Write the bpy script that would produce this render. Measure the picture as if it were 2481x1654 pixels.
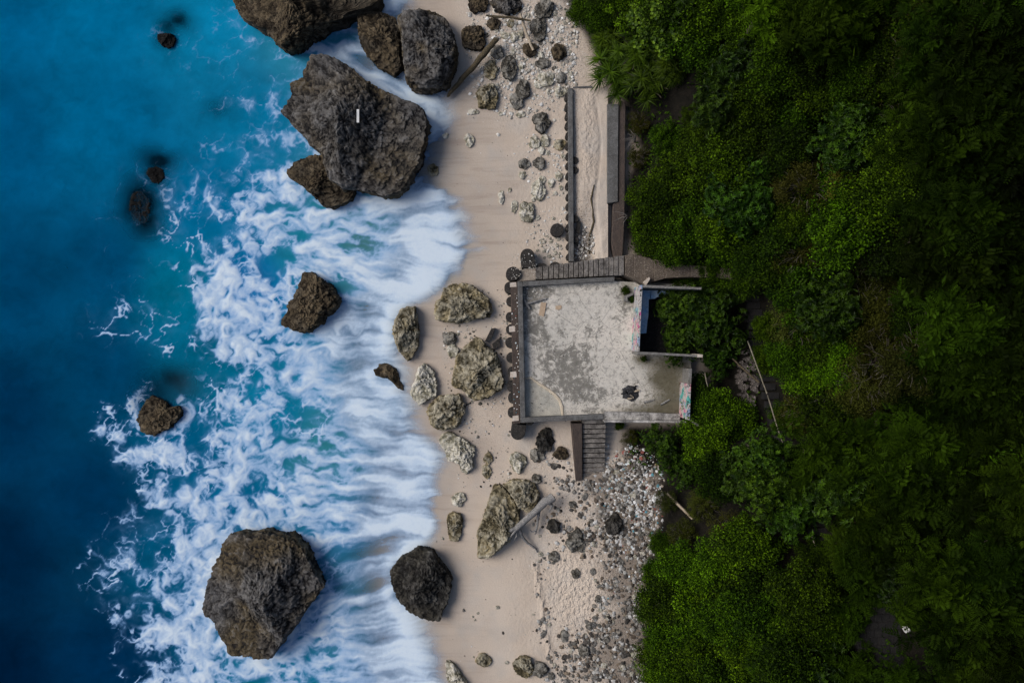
import bpy, math, random
import numpy as np
from mathutils import Vector

# ------------------------------------------------------------------ scene, camera, sky, sun
for o in list(bpy.data.objects):
    bpy.data.objects.remove(o)
scene = bpy.context.scene
COL = scene.collection
CAM_H = 48.0                     # metres above the sea
PXM = 40.0                       # photograph pixels per metre at sea level
CX, CY = 1240.5, 827.0

cam_data = bpy.data.cameras.new('camera')
cam_data.sensor_width = 36.0
cam_data.lens = 36.0 * CAM_H / (2481.0 / PXM)
cam_data.clip_end = 2000.0
cam = bpy.data.objects.new('camera', cam_data)
cam.location = (0, 0, CAM_H)
COL.objects.link(cam)
scene.camera = cam

world = bpy.data.worlds.new('World')
scene.world = world
world.use_nodes = True
wn = world.node_tree.nodes
wl = world.node_tree.links
wn.clear()
w_out = wn.new('ShaderNodeOutputWorld')
w_bg = wn.new('ShaderNodeBackground')
w_sky = wn.new('ShaderNodeTexSky')
w_sky.sky_type = 'NISHITA'
w_sky.sun_disc = False
w_sky.sun_elevation = math.radians(42)
w_sky.sun_rotation = math.radians(-75)
w_sky.dust_density = 2.5
w_sky.ozone_density = 1.0
w_bg.inputs['Strength'].default_value = 0.064
wl.new(w_sky.outputs[0], w_bg.inputs[0])
wl.new(w_bg.outputs[0], w_out.inputs[0])

sun_data = bpy.data.lights.new('sun', 'SUN')
sun_data.energy = 1.5
sun_data.angle = math.radians(38)
sun_data.color = (1.0, 0.95, 0.9)
sun = bpy.data.objects.new('sun', sun_data)
sun.rotation_euler = (0, math.radians(-48), math.radians(-15))
sun.location = (-40, 10, 60)
COL.objects.link(sun)

scene.view_settings.view_transform = 'Standard'
scene.view_settings.look = 'None'
scene.view_settings.gamma = 1.0
scene.view_settings.exposure = 0.62
scene.view_settings.use_curve_mapping = False
scene.render.engine = 'CYCLES'
scene.cycles.use_denoising = True
scene.cycles.use_adaptive_sampling = True
scene.cycles.adaptive_threshold = 0.02
scene.cycles.max_bounces = 5
scene.cycles.diffuse_bounces = 2
scene.cycles.glossy_bounces = 2
scene.cycles.transmission_bounces = 2
scene.cycles.transparent_max_bounces = 6

rnd = random.Random(7)
rng = np.random.default_rng(11)

# ------------------------------------------------------------------ numpy noise
_P = np.arange(256)
np.random.default_rng(3).shuffle(_P)
_P = np.concatenate([_P, _P, _P])
_G = np.random.default_rng(5).normal(size=(256, 3))
_G /= np.linalg.norm(_G, axis=1)[:, None]


def perlin(x, y, z=0.0):
    x = np.asarray(x, float)
    y = np.asarray(y, float)
    z = np.broadcast_to(np.asarray(z, float), x.shape)
    xi, yi, zi = np.floor(x), np.floor(y), np.floor(z)
    xf, yf, zf = x - xi, y - yi, z - zi
    xi, yi, zi = xi.astype(int) & 255, yi.astype(int) & 255, zi.astype(int) & 255
    u = xf * xf * xf * (xf * (xf * 6 - 15) + 10)
    v = yf * yf * yf * (yf * (yf * 6 - 15) + 10)
    w = zf * zf * zf * (zf * (zf * 6 - 15) + 10)

    def g(dx, dy, dz):
        h = _P[_P[_P[xi + dx] + yi + dy] + zi + dz]
        gv = _G[h]
        return gv[..., 0] * (xf - dx) + gv[..., 1] * (yf - dy) + gv[..., 2] * (zf - dz)
    a = g(0, 0, 0) * (1 - u) + g(1, 0, 0) * u
    b = g(0, 1, 0) * (1 - u) + g(1, 1, 0) * u
    c = g(0, 0, 1) * (1 - u) + g(1, 0, 1) * u
    d = g(0, 1, 1) * (1 - u) + g(1, 1, 1) * u
    return ((a * (1 - v) + b * v) * (1 - w) + (c * (1 - v) + d * v) * w) * 1.6


def fbm(x, y, z=0.0, octaves=4, gain=0.5):
    s, a, f = 0.0, 1.0, 1.0
    for k in range(octaves):
        s = s + a * perlin(x * f + 17.3 * k, y * f - 9.1 * k, np.asarray(z) * f + 4.7 * k)
        a *= gain
        f *= 2.03
    return s


def ridged(x, y, z=0.0, octaves=3):
    s, a, f = 0.0, 1.0, 1.0
    for k in range(octaves):
        s = s + a * (1 - 2 * np.abs(perlin(x * f + 31.7 * k, y * f + 3.3 * k, np.asarray(z) * f)))
        a *= 0.5
        f *= 2.1
    return s


def sstep(a, b, x):
    t = np.clip((x - a) / (b - a), 0, 1)
    return t * t * (3 - 2 * t)


# ------------------------------------------------------------------ plan -> world
def at(px, py, z=0.0):
    k = (CAM_H - z) / CAM_H / PXM
    return ((px - CX) * k, (CY - py) * k, z)


SV = [-2000, 0, 60, 130, 190, 225, 280, 330, 380, 420, 450, 490, 530, 570, 600, 640, 670, 700, 740, 790, 840, 880, 910, 960, 1000, 1040, 1090, 1130, 1170, 1210, 1260, 1300, 1330, 1400, 1460, 1500, 1540, 1600, 1654, 3500]
SU = [1000, 1000, 1000, 1000, 1020, 1090, 1100, 1095, 1085, 1065, 1085, 1120, 1135, 1142, 1145, 1135, 1115, 1080, 1010, 985, 985, 990, 990, 1005, 1020, 1025, 1075, 1072, 1050, 1042, 1045, 1040, 1020, 1020, 1025, 1030, 1042, 1068, 1085, 1100]
EV = [-2000, 0, 60, 200, 290, 400, 500, 630, 660, 700, 1020, 1060, 1120, 1200, 1330, 1654, 3500]
EU = [1370, 1370, 1400, 1480, 1530, 1530, 1520, 1545, 1560, 1700, 1700, 1520, 1590, 1600, 1560, 1545, 1545]


def ground(x, y):
    x = np.asarray(x, float)
    y = np.asarray(y, float)
    U = x * PXM + CX
    V = CY - y * PXM
    S = np.interp(V, SV, SU)
    E = np.interp(V, EV, EU)
    d = (U - S) / PXM
    z = np.where(d < 0, np.maximum(d * 0.13, -3.2), np.minimum(d * 0.055, 1.2))
    h = np.maximum((U - E) / PXM, 0)
    rise = np.where(h < 16, 0.62 * h, 0.62 * 16 + (h - 16) * 1.5)  # unseen hill steepened past the right edge to cut sky light
    rise = np.minimum(rise, 55) * sstep(0, 2.0, h)
    z = z + rise + sstep(0.5, 3, h) * 0.35 * fbm(x * 0.35, y * 0.35, 3.0, 3)
    bank = sstep(1330, 1540, U) * sstep(1080, 1180, V)
    z = z + bank * 0.55
    return z


def on(px, py, dz=0.0):
    z = 0.5
    for _ in range(9):
        x, y, _z = at(px, py, z)
        z = float(ground(x, y)) + dz
    return at(px, py, z)


# ------------------------------------------------------------------ object helpers
def link(ob, parent=None):
    COL.objects.link(ob)
    if parent is not None:
        ob.parent = parent
    return ob


def tag(ob, label=None, cat=None, group=None, kind=None):
    if label:
        ob['label'] = label
    if cat:
        ob['category'] = cat
    if group:
        ob['group'] = group
    if kind:
        ob['kind'] = kind
    return ob


def empty(name, loc, label=None, cat=None, group=None):
    o = bpy.data.objects.new(name, None)
    o.location = loc
    o.empty_display_size = 0.2
    link(o)
    return tag(o, label, cat, group)


def mesh_np(name, verts, faces, smooth=False):
    """verts (n,3); faces (m,k) array with constant k."""
    me = bpy.data.meshes.new(name)
    verts = np.asarray(verts, np.float32)
    faces = np.asarray(faces, np.int32)
    m, k = faces.shape
    me.vertices.add(len(verts))
    me.vertices.foreach_set('co', verts.ravel())
    me.loops.add(m * k)
    me.loops.foreach_set('vertex_index', faces.ravel())
    me.polygons.add(m)
    me.polygons.foreach_set('loop_start', np.arange(0, m * k, k, dtype=np.int32))
    me.polygons.foreach_set('loop_total', np.full(m, k, np.int32))
    me.polygons.foreach_set('use_smooth', np.full(m, smooth, bool))
    me.update(calc_edges=True)
    return me


def attr(me, name, values, kind='FLOAT'):
    a = me.attributes.new(name, kind, 'POINT')
    if kind == 'FLOAT':
        a.data.foreach_set('value', np.asarray(values, np.float32).ravel())
    else:
        v = np.asarray(values, np.float32)
        if v.shape[1] == 3:
            v = np.concatenate([v, np.ones((len(v), 1), np.float32)], 1)
        a.data.foreach_set('color', v.ravel())


def obj(name, me, mat=None, parent=None, loc=(0, 0, 0)):
    o = bpy.data.objects.new(name, me)
    if mat is not None and not me.materials:
        me.materials.append(mat)
    o.location = loc
    return link(o, parent)


class MB:
    """small polygon collector"""
    def __init__(self):
        self.v, self.f = [], []

    def add(self, vs, fs):
        n = len(self.v)
        self.v += [tuple(p) for p in vs]
        self.f += [tuple(i + n for i in f) for f in fs]
        return self

    def prism(self, top, zb):
        """top: list of (x,y,z) corners, extruded straight down to zb (number or list)."""
        n = len(top)
        a = sum(top[i][0] * top[(i + 1) % n][1] - top[(i + 1) % n][0] * top[i][1] for i in range(n))
        if a < 0:
            top = top[::-1]
            if isinstance(zb, list):
                zb = zb[::-1]
        zb = zb if isinstance(zb, list) else [zb] * n
        vs = list(top) + [(p[0], p[1], b) for p, b in zip(top, zb)]
        fs = [tuple(range(n)), tuple(range(2 * n - 1, n - 1, -1))]
        for i in range(n):
            j = (i + 1) % n
            fs.append((i, i + n, j + n, j))
        return self.add(vs, fs)

    def tube(self, pts, rads, seg=8, cap=True):
        pts = [Vector(p) for p in pts]
        n = len(pts)
        if not hasattr(rads, '__len__'):
            rads = [rads] * n
        vs, fs = [], []
        for i, p in enumerate(pts):
            t = (pts[min(i + 1, n - 1)] - pts[max(i - 1, 0)]).normalized()
            ref = Vector((0, 0, 1)) if abs(t.z) < 0.9 else Vector((1, 0, 0))
            a = t.cross(ref).normalized()
            b = t.cross(a).normalized()
            for s in range(seg):
                an = 2 * math.pi * s / seg
                vs.append(p + (a * math.cos(an) + b * math.sin(an)) * rads[i])
        for i in range(n - 1):
            for s in range(seg):
                q = (s + 1) % seg
                fs.append((i * seg + s, i * seg + q, (i + 1) * seg + q, (i + 1) * seg + s))
        if cap:
            fs.append(tuple(range(seg)))
            fs.append(tuple(range(n * seg - 1, (n - 1) * seg - 1, -1)))
        return self.add(vs, fs)

    def mesh(self, name, smooth=False, origin=(0, 0, 0)):
        me = bpy.data.meshes.new(name)
        ox, oy, oz = origin
        me.from_pydata([(p[0] - ox, p[1] - oy, p[2] - oz) for p in self.v], [], self.f)
        if smooth:
            me.polygons.foreach_set('use_smooth', [True] * len(me.polygons))
        me.update()
        return me

    def build(self, name, mat, parent=None, smooth=False, bevel=0.0):
        """geometry given in world space; child of a root keeps its place (root must have no rotation)."""
        if parent is not None:
            org = tuple(parent.location)
            if parent.parent is not None:
                org = tuple(parent.location + parent.parent.location)
            o = obj(name, self.mesh(name, smooth, org), mat, parent)
        else:
            n = len(self.v)
            org = (sum(p[0] for p in self.v) / n, sum(p[1] for p in self.v) / n, min(p[2] for p in self.v))
            o = obj(name, self.mesh(name, smooth, org), mat, None, org)
        if bevel:
            b = o.modifiers.new('bevel', 'BEVEL')
            b.width = bevel
            b.segments = 2
            b.limit_method = 'ANGLE'
        return o


def slab(pts_px, ztop, zbot):
    """prism from photograph corners seen at height ztop"""
    zt = ztop if isinstance(ztop, list) else [ztop] * len(pts_px)
    return MB().prism([at(p[0], p[1], z) for p, z in zip(pts_px, zt)], zbot)


# ------------------------------------------------------------------ material helpers
class Mat:
    def __init__(self, name):
        self.m = bpy.data.materials.new(name)
        self.m.use_nodes = True
        self.nt = self.m.node_tree
        self.b = self.nt.nodes['Principled BSDF']
        self.out = self.nt.nodes['Material Output']
        self.b.inputs['Roughness'].default_value = 0.9
        self.b.inputs['Specular IOR Level'].default_value = 0.2

    def n(self, t, **kw):
        nd = self.nt.nodes.new('ShaderNode' + t)
        for k, v in kw.items():
            if hasattr(nd, k):
                setattr(nd, k, v)
            else:
                nd.inputs[k].default_value = v
        return nd

    def l(self, a, b):
        self.nt.links.new(a, b)

    def coord(self, which='Object', scale=None):
        c = self.n('TexCoord').outputs[which]
        if scale:
            mp = self.n('Mapping')
            mp.inputs['Scale'].default_value = scale
            self.l(c, mp.inputs['Vector'])
            c = mp.outputs[0]
        return c

    def noise(self, co, scale, detail=4, rough=0.6, dist=0.0):
        nd = self.n('TexNoise', Scale=scale, Detail=detail, Roughness=rough, Distortion=dist)
        self.l(co, nd.inputs['Vector'])
        return nd.outputs['Fac']

    def voro(self, co, scale, feature='F1', out='Distance'):
        nd = self.n('TexVoronoi', Scale=scale)
        nd.feature = feature
        self.l(co, nd.inputs['Vector'])
        return nd.outputs[out]

    def ramp(self, fac, stops, interp='LINEAR'):
        r = self.n('ValToRGB')
        cr = r.color_ramp
        cr.interpolation = interp
        while len(cr.elements) < len(stops):
            cr.elements.new(0.5)
        for e, (p, c) in zip(cr.elements, stops):
            e.position = p
            e.color = (c, c, c, 1) if not hasattr(c, '__len__') else (*c[:3], 1)
        self.l(fac, r.inputs[0])
        return r.outputs[0]

    def mix(self, fac, a, b, blend='MIX'):
        nd = self.n('MixRGB')
        nd.blend_type = blend
        for i, v in ((0, fac), (1, a), (2, b)):
            if hasattr(v, 'is_linked') or hasattr(v, 'links'):
                self.l(v, nd.inputs[i])
            elif hasattr(v, '__len__'):
                nd.inputs[i].default_value = (*v[:3], 1)
            else:
                nd.inputs[i].default_value = v if i == 0 else (v, v, v, 1)
        return nd.outputs[0]

    def math(self, op, a, b=0.0):
        nd = self.n('Math')
        nd.operation = op
        for i, v in ((0, a), (1, b)):
            if hasattr(v, 'links'):
                self.l(v, nd.inputs[i])
            else:
                nd.inputs[i].default_value = v
        return nd.outputs[0]

    def attr(self, name, out='Fac'):
        nd = self.n('Attribute')
        nd.attribute_name = name
        return nd.outputs[out]

    def color(self, c):
        if hasattr(c, 'links'):
            self.l(c, self.b.inputs['Base Color'])
        else:
            self.b.inputs['Base Color'].default_value = (*c, 1)
        return self

    def bump(self, h, strength=0.5, dist=0.05):
        nd = self.n('Bump', Strength=strength, Distance=dist)
        self.l(h, nd.inputs['Height'])
        self.l(nd.outputs[0], self.b.inputs['Normal'])
        return self

    def rough(self, v):
        if hasattr(v, 'links'):
            self.l(v, self.b.inputs['Roughness'])
        else:
            self.b.inputs['Roughness'].default_value = v
        return self


def rock_mat(name, base, dark, light, tint, pits=7.0, light_amt=0.5, bump=1.0, coord='Object'):
    m = Mat(name)
    co = m.coord(coord)
    big = m.attr('patch')
    c = m.mix(m.ramp(big, [(0.3, 0), (0.7, 1)]), base, tint)
    cav = m.attr('cavity')
    fine = m.noise(co, 7.0, 4, 0.78)
    k = m.math('ADD', m.math('MULTIPLY', cav, 0.5), m.math('MULTIPLY', fine, 0.5))
    c = m.mix(m.ramp(k, [(0.34, 1), (0.5, 0)]), c, dark)
    c = m.mix(m.math('MULTIPLY', m.ramp(k, [(0.5, 0), (0.68, 1)]), light_amt), c, light)
    m.color(c)
    m.bump(fine, bump * 0.75, 0.14)
    m.rough(0.92)
    return m.m


R_DARK = rock_mat('dark_sea_rock', (0.105, 0.1, 0.096), (0.02, 0.018, 0.017), (0.27, 0.26, 0.25), (0.105, 0.08, 0.045), light_amt=0.55)
R_BROWN = rock_mat('brown_sea_rock', (0.1, 0.075, 0.044), (0.02, 0.015, 0.01), (0.25, 0.2, 0.135), (0.07, 0.058, 0.042), light_amt=0.5)
R_OLIVE = rock_mat('olive_limestone', (0.3, 0.27, 0.2), (0.06, 0.05, 0.028), (0.6, 0.55, 0.43), (0.29, 0.235, 0.13), light_amt=0.75)
R_PALE = rock_mat('pale_limestone', (0.62, 0.58, 0.49), (0.2, 0.185, 0.13), (0.78, 0.75, 0.68), (0.5, 0.47, 0.37), pits=9, light_amt=0.75)
R_GREY = rock_mat('grey_limestone', (0.24, 0.225, 0.195), (0.05, 0.045, 0.036), (0.44, 0.42, 0.38), (0.14, 0.13, 0.11), light_amt=0.6)
R_BLACK = rock_mat('black_rock', (0.05, 0.047, 0.042), (0.012, 0.011, 0.01), (0.24, 0.23, 0.21), (0.05, 0.044, 0.032), light_amt=0.35)
R_WET = rock_mat('drowned_rock', (0.012, 0.011, 0.01), (0.004, 0.004, 0.004), (0.06, 0.055, 0.05), (0.008, 0.008, 0.009), light_amt=0.3)
ROCKM = {'wet': R_WET, 'dark': R_DARK, 'brown': R_BROWN, 'olive': R_OLIVE, 'pale': R_PALE, 'grey': R_GREY, 'black': R_BLACK}


def concrete(name, a, b, dark, dark_amt=0.6, scale=1.5, speck=None, bump=0.4, rough=0.9, streak=None):
    m = Mat(name)
    co = m.coord('Object', streak)
    n1 = m.noise(co, scale, 3, 0.65)
    c = m.mix(m.ramp(n1, [(0.38, 0), (0.62, 1)]), a, b)
    n2 = m.noise(co, scale * 2.7, 4, 0.75)
    c = m.mix(m.math('MULTIPLY', m.ramp(n2, [(0.36, 1), (0.56, 0)]), dark_amt), c, dark)
    n3 = m.noise(co, 18, 2, 0.8)
    if speck:
        c = m.mix(m.ramp(n3, [(0.6, 0), (0.68, 1)]), c, speck)
    c = m.mix(0.35, c, m.ramp(n3, [(0.2, 0.55), (0.8, 1.35)]), 'MULTIPLY')
    m.color(c)
    m.bump(n2, bump, 0.06)
    m.rough(rough)
    return m.m


C_PARAPET = concrete('weathered_dark_concrete', (0.10, 0.098, 0.095), (0.15, 0.15, 0.148), (0.045, 0.044, 0.042), 0.5, 2.0, (0.22, 0.21, 0.2))
C_LEDGE = concrete('brown_stone_ledge', (0.1, 0.075, 0.062), (0.065, 0.052, 0.046), (0.03, 0.024, 0.022), 0.55, 2.2, (0.2, 0.16, 0.14), 0.6, streak=(6, 1, 1))
C_PILE = concrete('black_stained_pile', (0.028, 0.026, 0.024), (0.045, 0.04, 0.036), (0.012, 0.011, 0.011), 0.5, 3.0, (0.14, 0.13, 0.12))
C_STEP = concrete('worn_step', (0.12, 0.11, 0.102), (0.24, 0.22, 0.2), (0.03, 0.026, 0.024), 0.75, 1.5, (0.36, 0.33, 0.3), 0.6)
C_WALL = concrete('ruin_wall', (0.16, 0.155, 0.145), (0.22, 0.21, 0.2), (0.06, 0.055, 0.05), 0.6, 2.5, (0.36, 0.35, 0.33))
C_BENCH = concrete('peeling_bench', (0.52, 0.5, 0.47), (0.24, 0.23, 0.22), (0.055, 0.05, 0.048), 0.8, 1.4, (0.6, 0.58, 0.55), 0.5)
C_PATCH = concrete('pale_patch', (0.5, 0.42, 0.35), (0.62, 0.56, 0.5), (0.3, 0.25, 0.2), 0.4, 4.0)
C_BLUE = concrete('blue_plaster', (0.34, 0.6, 0.85), (0.6, 0.7, 0.78), (0.16, 0.32, 0.5), 0.6, 1.6, (0.65, 0.68, 0.7))
C_BLACK = concrete('black_floor', (0.012, 0.012, 0.013), (0.02, 0.018, 0.017), (0.006, 0.006, 0.006), 0.5, 1.5, (0.06, 0.055, 0.05))  # near-black concrete with paler specks
C_PATH = concrete('dirt_steps', (0.13, 0.105, 0.082), (0.085, 0.068, 0.054), (0.06, 0.048, 0.04), 0.55, 2.0, (0.36, 0.31, 0.27), 0.6)
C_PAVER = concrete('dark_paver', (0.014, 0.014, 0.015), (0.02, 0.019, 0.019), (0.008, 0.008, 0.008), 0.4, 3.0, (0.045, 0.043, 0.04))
C_RUBBLE = concrete('rubble_wall_face', (0.13, 0.115, 0.105), (0.07, 0.058, 0.053), (0.035, 0.03, 0.028), 0.5, 6.0, (0.4, 0.36, 0.33), 1.0)
W_GREY = concrete('bleached_driftwood', (0.3, 0.29, 0.28), (0.2, 0.195, 0.19), (0.08, 0.075, 0.07), 0.6, 5.0, (0.44, 0.43, 0.41), 0.5, 0.85)
W_BROWN = concrete('wet_log', (0.11, 0.085, 0.05), (0.075, 0.06, 0.036), (0.03, 0.023, 0.014), 0.5, 4.0, (0.2, 0.17, 0.12), 0.5)
W_PALE = concrete('pale_wood', (0.48, 0.4, 0.3), (0.38, 0.31, 0.23), (0.2, 0.15, 0.1), 0.4, 6.0, (0.58, 0.52, 0.42), 0.4)
W_BAMBOO = concrete('old_bamboo', (0.26, 0.23, 0.17), (0.19, 0.17, 0.125), (0.1, 0.085, 0.06), 0.4, 5.0, (0.36, 0.33, 0.27), 0.3)
W_CARD = concrete('cardboard', (0.5, 0.38, 0.27), (0.44, 0.33, 0.23), (0.3, 0.22, 0.15), 0.3, 5.0)
W_CHAR = concrete('charred_wood', (0.02, 0.02, 0.022), (0.045, 0.045, 0.05), (0.008, 0.008, 0.008), 0.5, 6.0, (0.16, 0.16, 0.17))
M_WHITE = Mat('white_plastic').color((0.75, 0.75, 0.74)).rough(0.6).m
M_TEAL = Mat('teal_plastic').color((0.03, 0.3, 0.28)).rough(0.5).m


def floor_mat():
    m = Mat('stained_terrace_floor')
    co = m.coord('Object')
    n1 = m.noise(co, 0.5, 3, 0.65)
    c = m.mix(m.ramp(n1, [(0.35, 0), (0.6, 1)]), (0.54, 0.51, 0.455), (0.64, 0.595, 0.525))
    n3 = m.noise(co, 12, 3, 0.8)
    n2 = m.noise(co, 2.0, 6, 0.76, 0.3)
    blot = m.attr('stain')
    k = m.math('ADD', m.math('ADD', n2, m.math('MULTIPLY', n3, 0.22)), m.math('MULTIPLY', blot, 0.15))
    c = m.mix(m.ramp(k, [(0.55, 0), (0.6, 0.45), (0.63, 0.75), (0.85, 0.95)]), c, (0.115, 0.11, 0.095))
    n4 = m.noise(co, 3.4, 5, 0.75)
    c = m.mix(m.math('MULTIPLY', m.ramp(n4, [(0.4, 1), (0.48, 0)]), 0.5), c, (0.2, 0.195, 0.18))
    c = m.mix(m.math('MULTIPLY', m.ramp(n4, [(0.56, 0), (0.64, 1)]), 0.5), c, (0.68, 0.66, 0.62))
    c = m.mix(m.ramp(n3, [(0.32, 0.8), (0.42, 0)]), c, (0.1, 0.095, 0.08))
    vc = m.n('TexVoronoi', Scale=0.55)
    vc.feature = 'DISTANCE_TO_EDGE'
    wv = m.n('MixRGB')
    wv.blend_type = 'ADD'
    wv.inputs[0].default_value = 0.5
    m.l(co, wv.inputs[1])
    m.l(n2, wv.inputs[2])
    m.l(wv.outputs[0], vc.inputs['Vector'])
    c = m.mix(m.math('MULTIPLY', m.ramp(vc.outputs['Distance'], [(0.006, 1), (0.016, 0)]), 0.35), c, (0.09, 0.085, 0.075))
    soil = m.attr('soil')
    kk = m.math('ADD', m.math('MULTIPLY', soil, 0.6), m.math('ADD', m.math('MULTIPLY', n4, 1.0), m.math('MULTIPLY', n3, 0.7)))
    c = m.mix(m.ramp(m.math('MULTIPLY', kk, 0.6), [(0.6, 0), (0.72, 0.55), (0.92, 0.92)]), c, m.mix(n4, (0.035, 0.03, 0.015), (0.12, 0.105, 0.06)))
    m.color(c)
    m.bump(n3, 0.5, 0.03)
    return m.m


def graffiti_mat(name, seed):
    m = Mat(name)
    co = m.coord('Object', (1, 1, 1))
    mp = m.n('Mapping')
    mp.inputs['Location'].default_value = (seed, seed * 1.7, seed * 0.6)
    m.l(co, mp.inputs[0])
    co = mp.outputs[0]
    base = m.noise(co, 2.5, 4, 0.7)
    c = m.mix(base, (0.36, 0.34, 0.32), (0.52, 0.5, 0.48))
    wob = m.n('TexNoise', Scale=1.3, Detail=3.0)
    m.l(co, wob.inputs['Vector'])
    ad = m.n('MixRGB')
    ad.blend_type = 'ADD'
    ad.inputs[0].default_value = 0.55
    m.l(co, ad.inputs[1])
    m.l(wob.outputs['Color'], ad.inputs[2])
    wc = ad.outputs[0]
    for k, (col, sc, lo, hi) in enumerate((((0.62, 0.33, 0.34), 1.5, 0.58, 0.6), ((0.06, 0.36, 0.32), 1.2, 0.6, 0.62), ((0.5, 0.07, 0.25), 2.2, 0.63, 0.65), ((0.25, 0.33, 0.45), 1.8, 0.6, 0.62))):
        mp2 = m.n('Mapping')
        mp2.inputs['Location'].default_value = (k * 5.3, k * 2.1, k * 3.7)
        m.l(wc, mp2.inputs[0])
        f = m.noise(mp2.outputs[0], sc, 1.5, 0.5)
        c = m.mix(m.math('MULTIPLY', m.ramp(f, [(lo, 0), (hi, 1)]), 0.9), c, col)
    line = m.noise(wc, 3.2, 1, 0.5)
    c = m.mix(m.ramp(line, [(0.475, 0), (0.485, 1), (0.515, 1), (0.525, 0)]), c, (0.025, 0.022, 0.022))
    dirt = m.noise(co, 5, 4, 0.75)
    c = m.mix(m.math('MULTIPLY', m.ramp(dirt, [(0.55, 0), (0.7, 1)]), 0.7), c, (0.12, 0.11, 0.1))
    m.color(c)
    m.rough(0.8)
    return m.m


def ground_mat():
    m = Mat('beach_and_hill_ground')
    co = m.coord('Object')
    n1 = m.noise(co, 0.35, 3, 0.6)
    c = m.mix(m.ramp(n1, [(0.35, 0), (0.65, 1)]), (0.53, 0.44, 0.355), (0.58, 0.495, 0.41))
    # damp run-off streaks left by the swash
    st = m.noise(m.coord('Object', (0.22, 2.6, 1)), 1.0, 4, 0.65, 0.5)
    wet = m.attr('wet')
    c = m.mix(m.math('MULTIPLY', m.ramp(st, [(0.5, 0), (0.68, 1)]), m.math('MULTIPLY', wet, 0.6)), c, (0.27, 0.2, 0.155))
    c = m.mix(m.math('MULTIPLY', wet, 0.55), c, (0.32, 0.27, 0.23))
    cool = m.noise(co, 0.6, 2, 0.6)
    c = m.mix(m.math('MULTIPLY', m.ramp(cool, [(0.5, 0), (0.7, 1)]), 0.3), c, (0.37, 0.37, 0.36))
    gr = m.noise(co, 26, 2, 0.8)
    c = m.mix(0.22, c, m.ramp(gr, [(0.25, 0.6), (0.75, 1.3)]), 'MULTIPLY')
    grit = m.attr('grit')
    sp = m.noise(co, 11, 3, 0.8)
    c = m.mix(m.math('MULTIPLY', m.ramp(sp, [(0.56, 0), (0.64, 1)]), grit), c, (0.62, 0.6, 0.56))
    c = m.mix(m.math('MULTIPLY', m.ramp(sp, [(0.34, 1), (0.44, 0)]), grit), c, (0.075, 0.06, 0.05))
    c = m.mix(m.math('MULTIPLY', m.attr('bank'), 0.75), c, (0.13, 0.105, 0.085))
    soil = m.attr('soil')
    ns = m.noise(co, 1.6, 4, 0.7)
    sc = m.mix(m.ramp(ns, [(0.35, 0), (0.65, 1)]), (0.003, 0.003, 0.002), (0.012, 0.010, 0.007))  # near-black earth carries the shade between crowns in its colour
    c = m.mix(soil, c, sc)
    bed = m.attr('bed')
    c = m.mix(bed, c, (0.006, 0.012, 0.02))
    m.color(c)
    tram = m.attr('trample')
    h = m.math('MULTIPLY', m.noise(m.coord('Object', (1.25, 1, 1)), 3.8, 2, 0.55), m.math('MULTIPLY', tram, 2.4))
    h = m.math('ADD', h, m.math('MULTIPLY', sp, m.math('ADD', 0.10, m.math('MULTIPLY', grit, 0.5))))
    m.bump(h, 0.8, 0.16)
    m.rough(m.math('SUBTRACT', 0.95, m.math('MULTIPLY', wet, 0.45)))
    return m.m


# ------------------------------------------------------------------ terrain sheet
def nonuni(lo, hi, step, far_lo, far_hi, g=1.35):
    a = list(np.arange(lo, hi + 0.1, step))
    s = step
    while a[-1] < far_hi:
        s *= g
        a.append(a[-1] + s)
    s = step
    left = []
    p = lo
    while p > far_lo:
        s *= g
        p -= s
        left.append(p)
    return np.array(left[::-1] + a)


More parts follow.
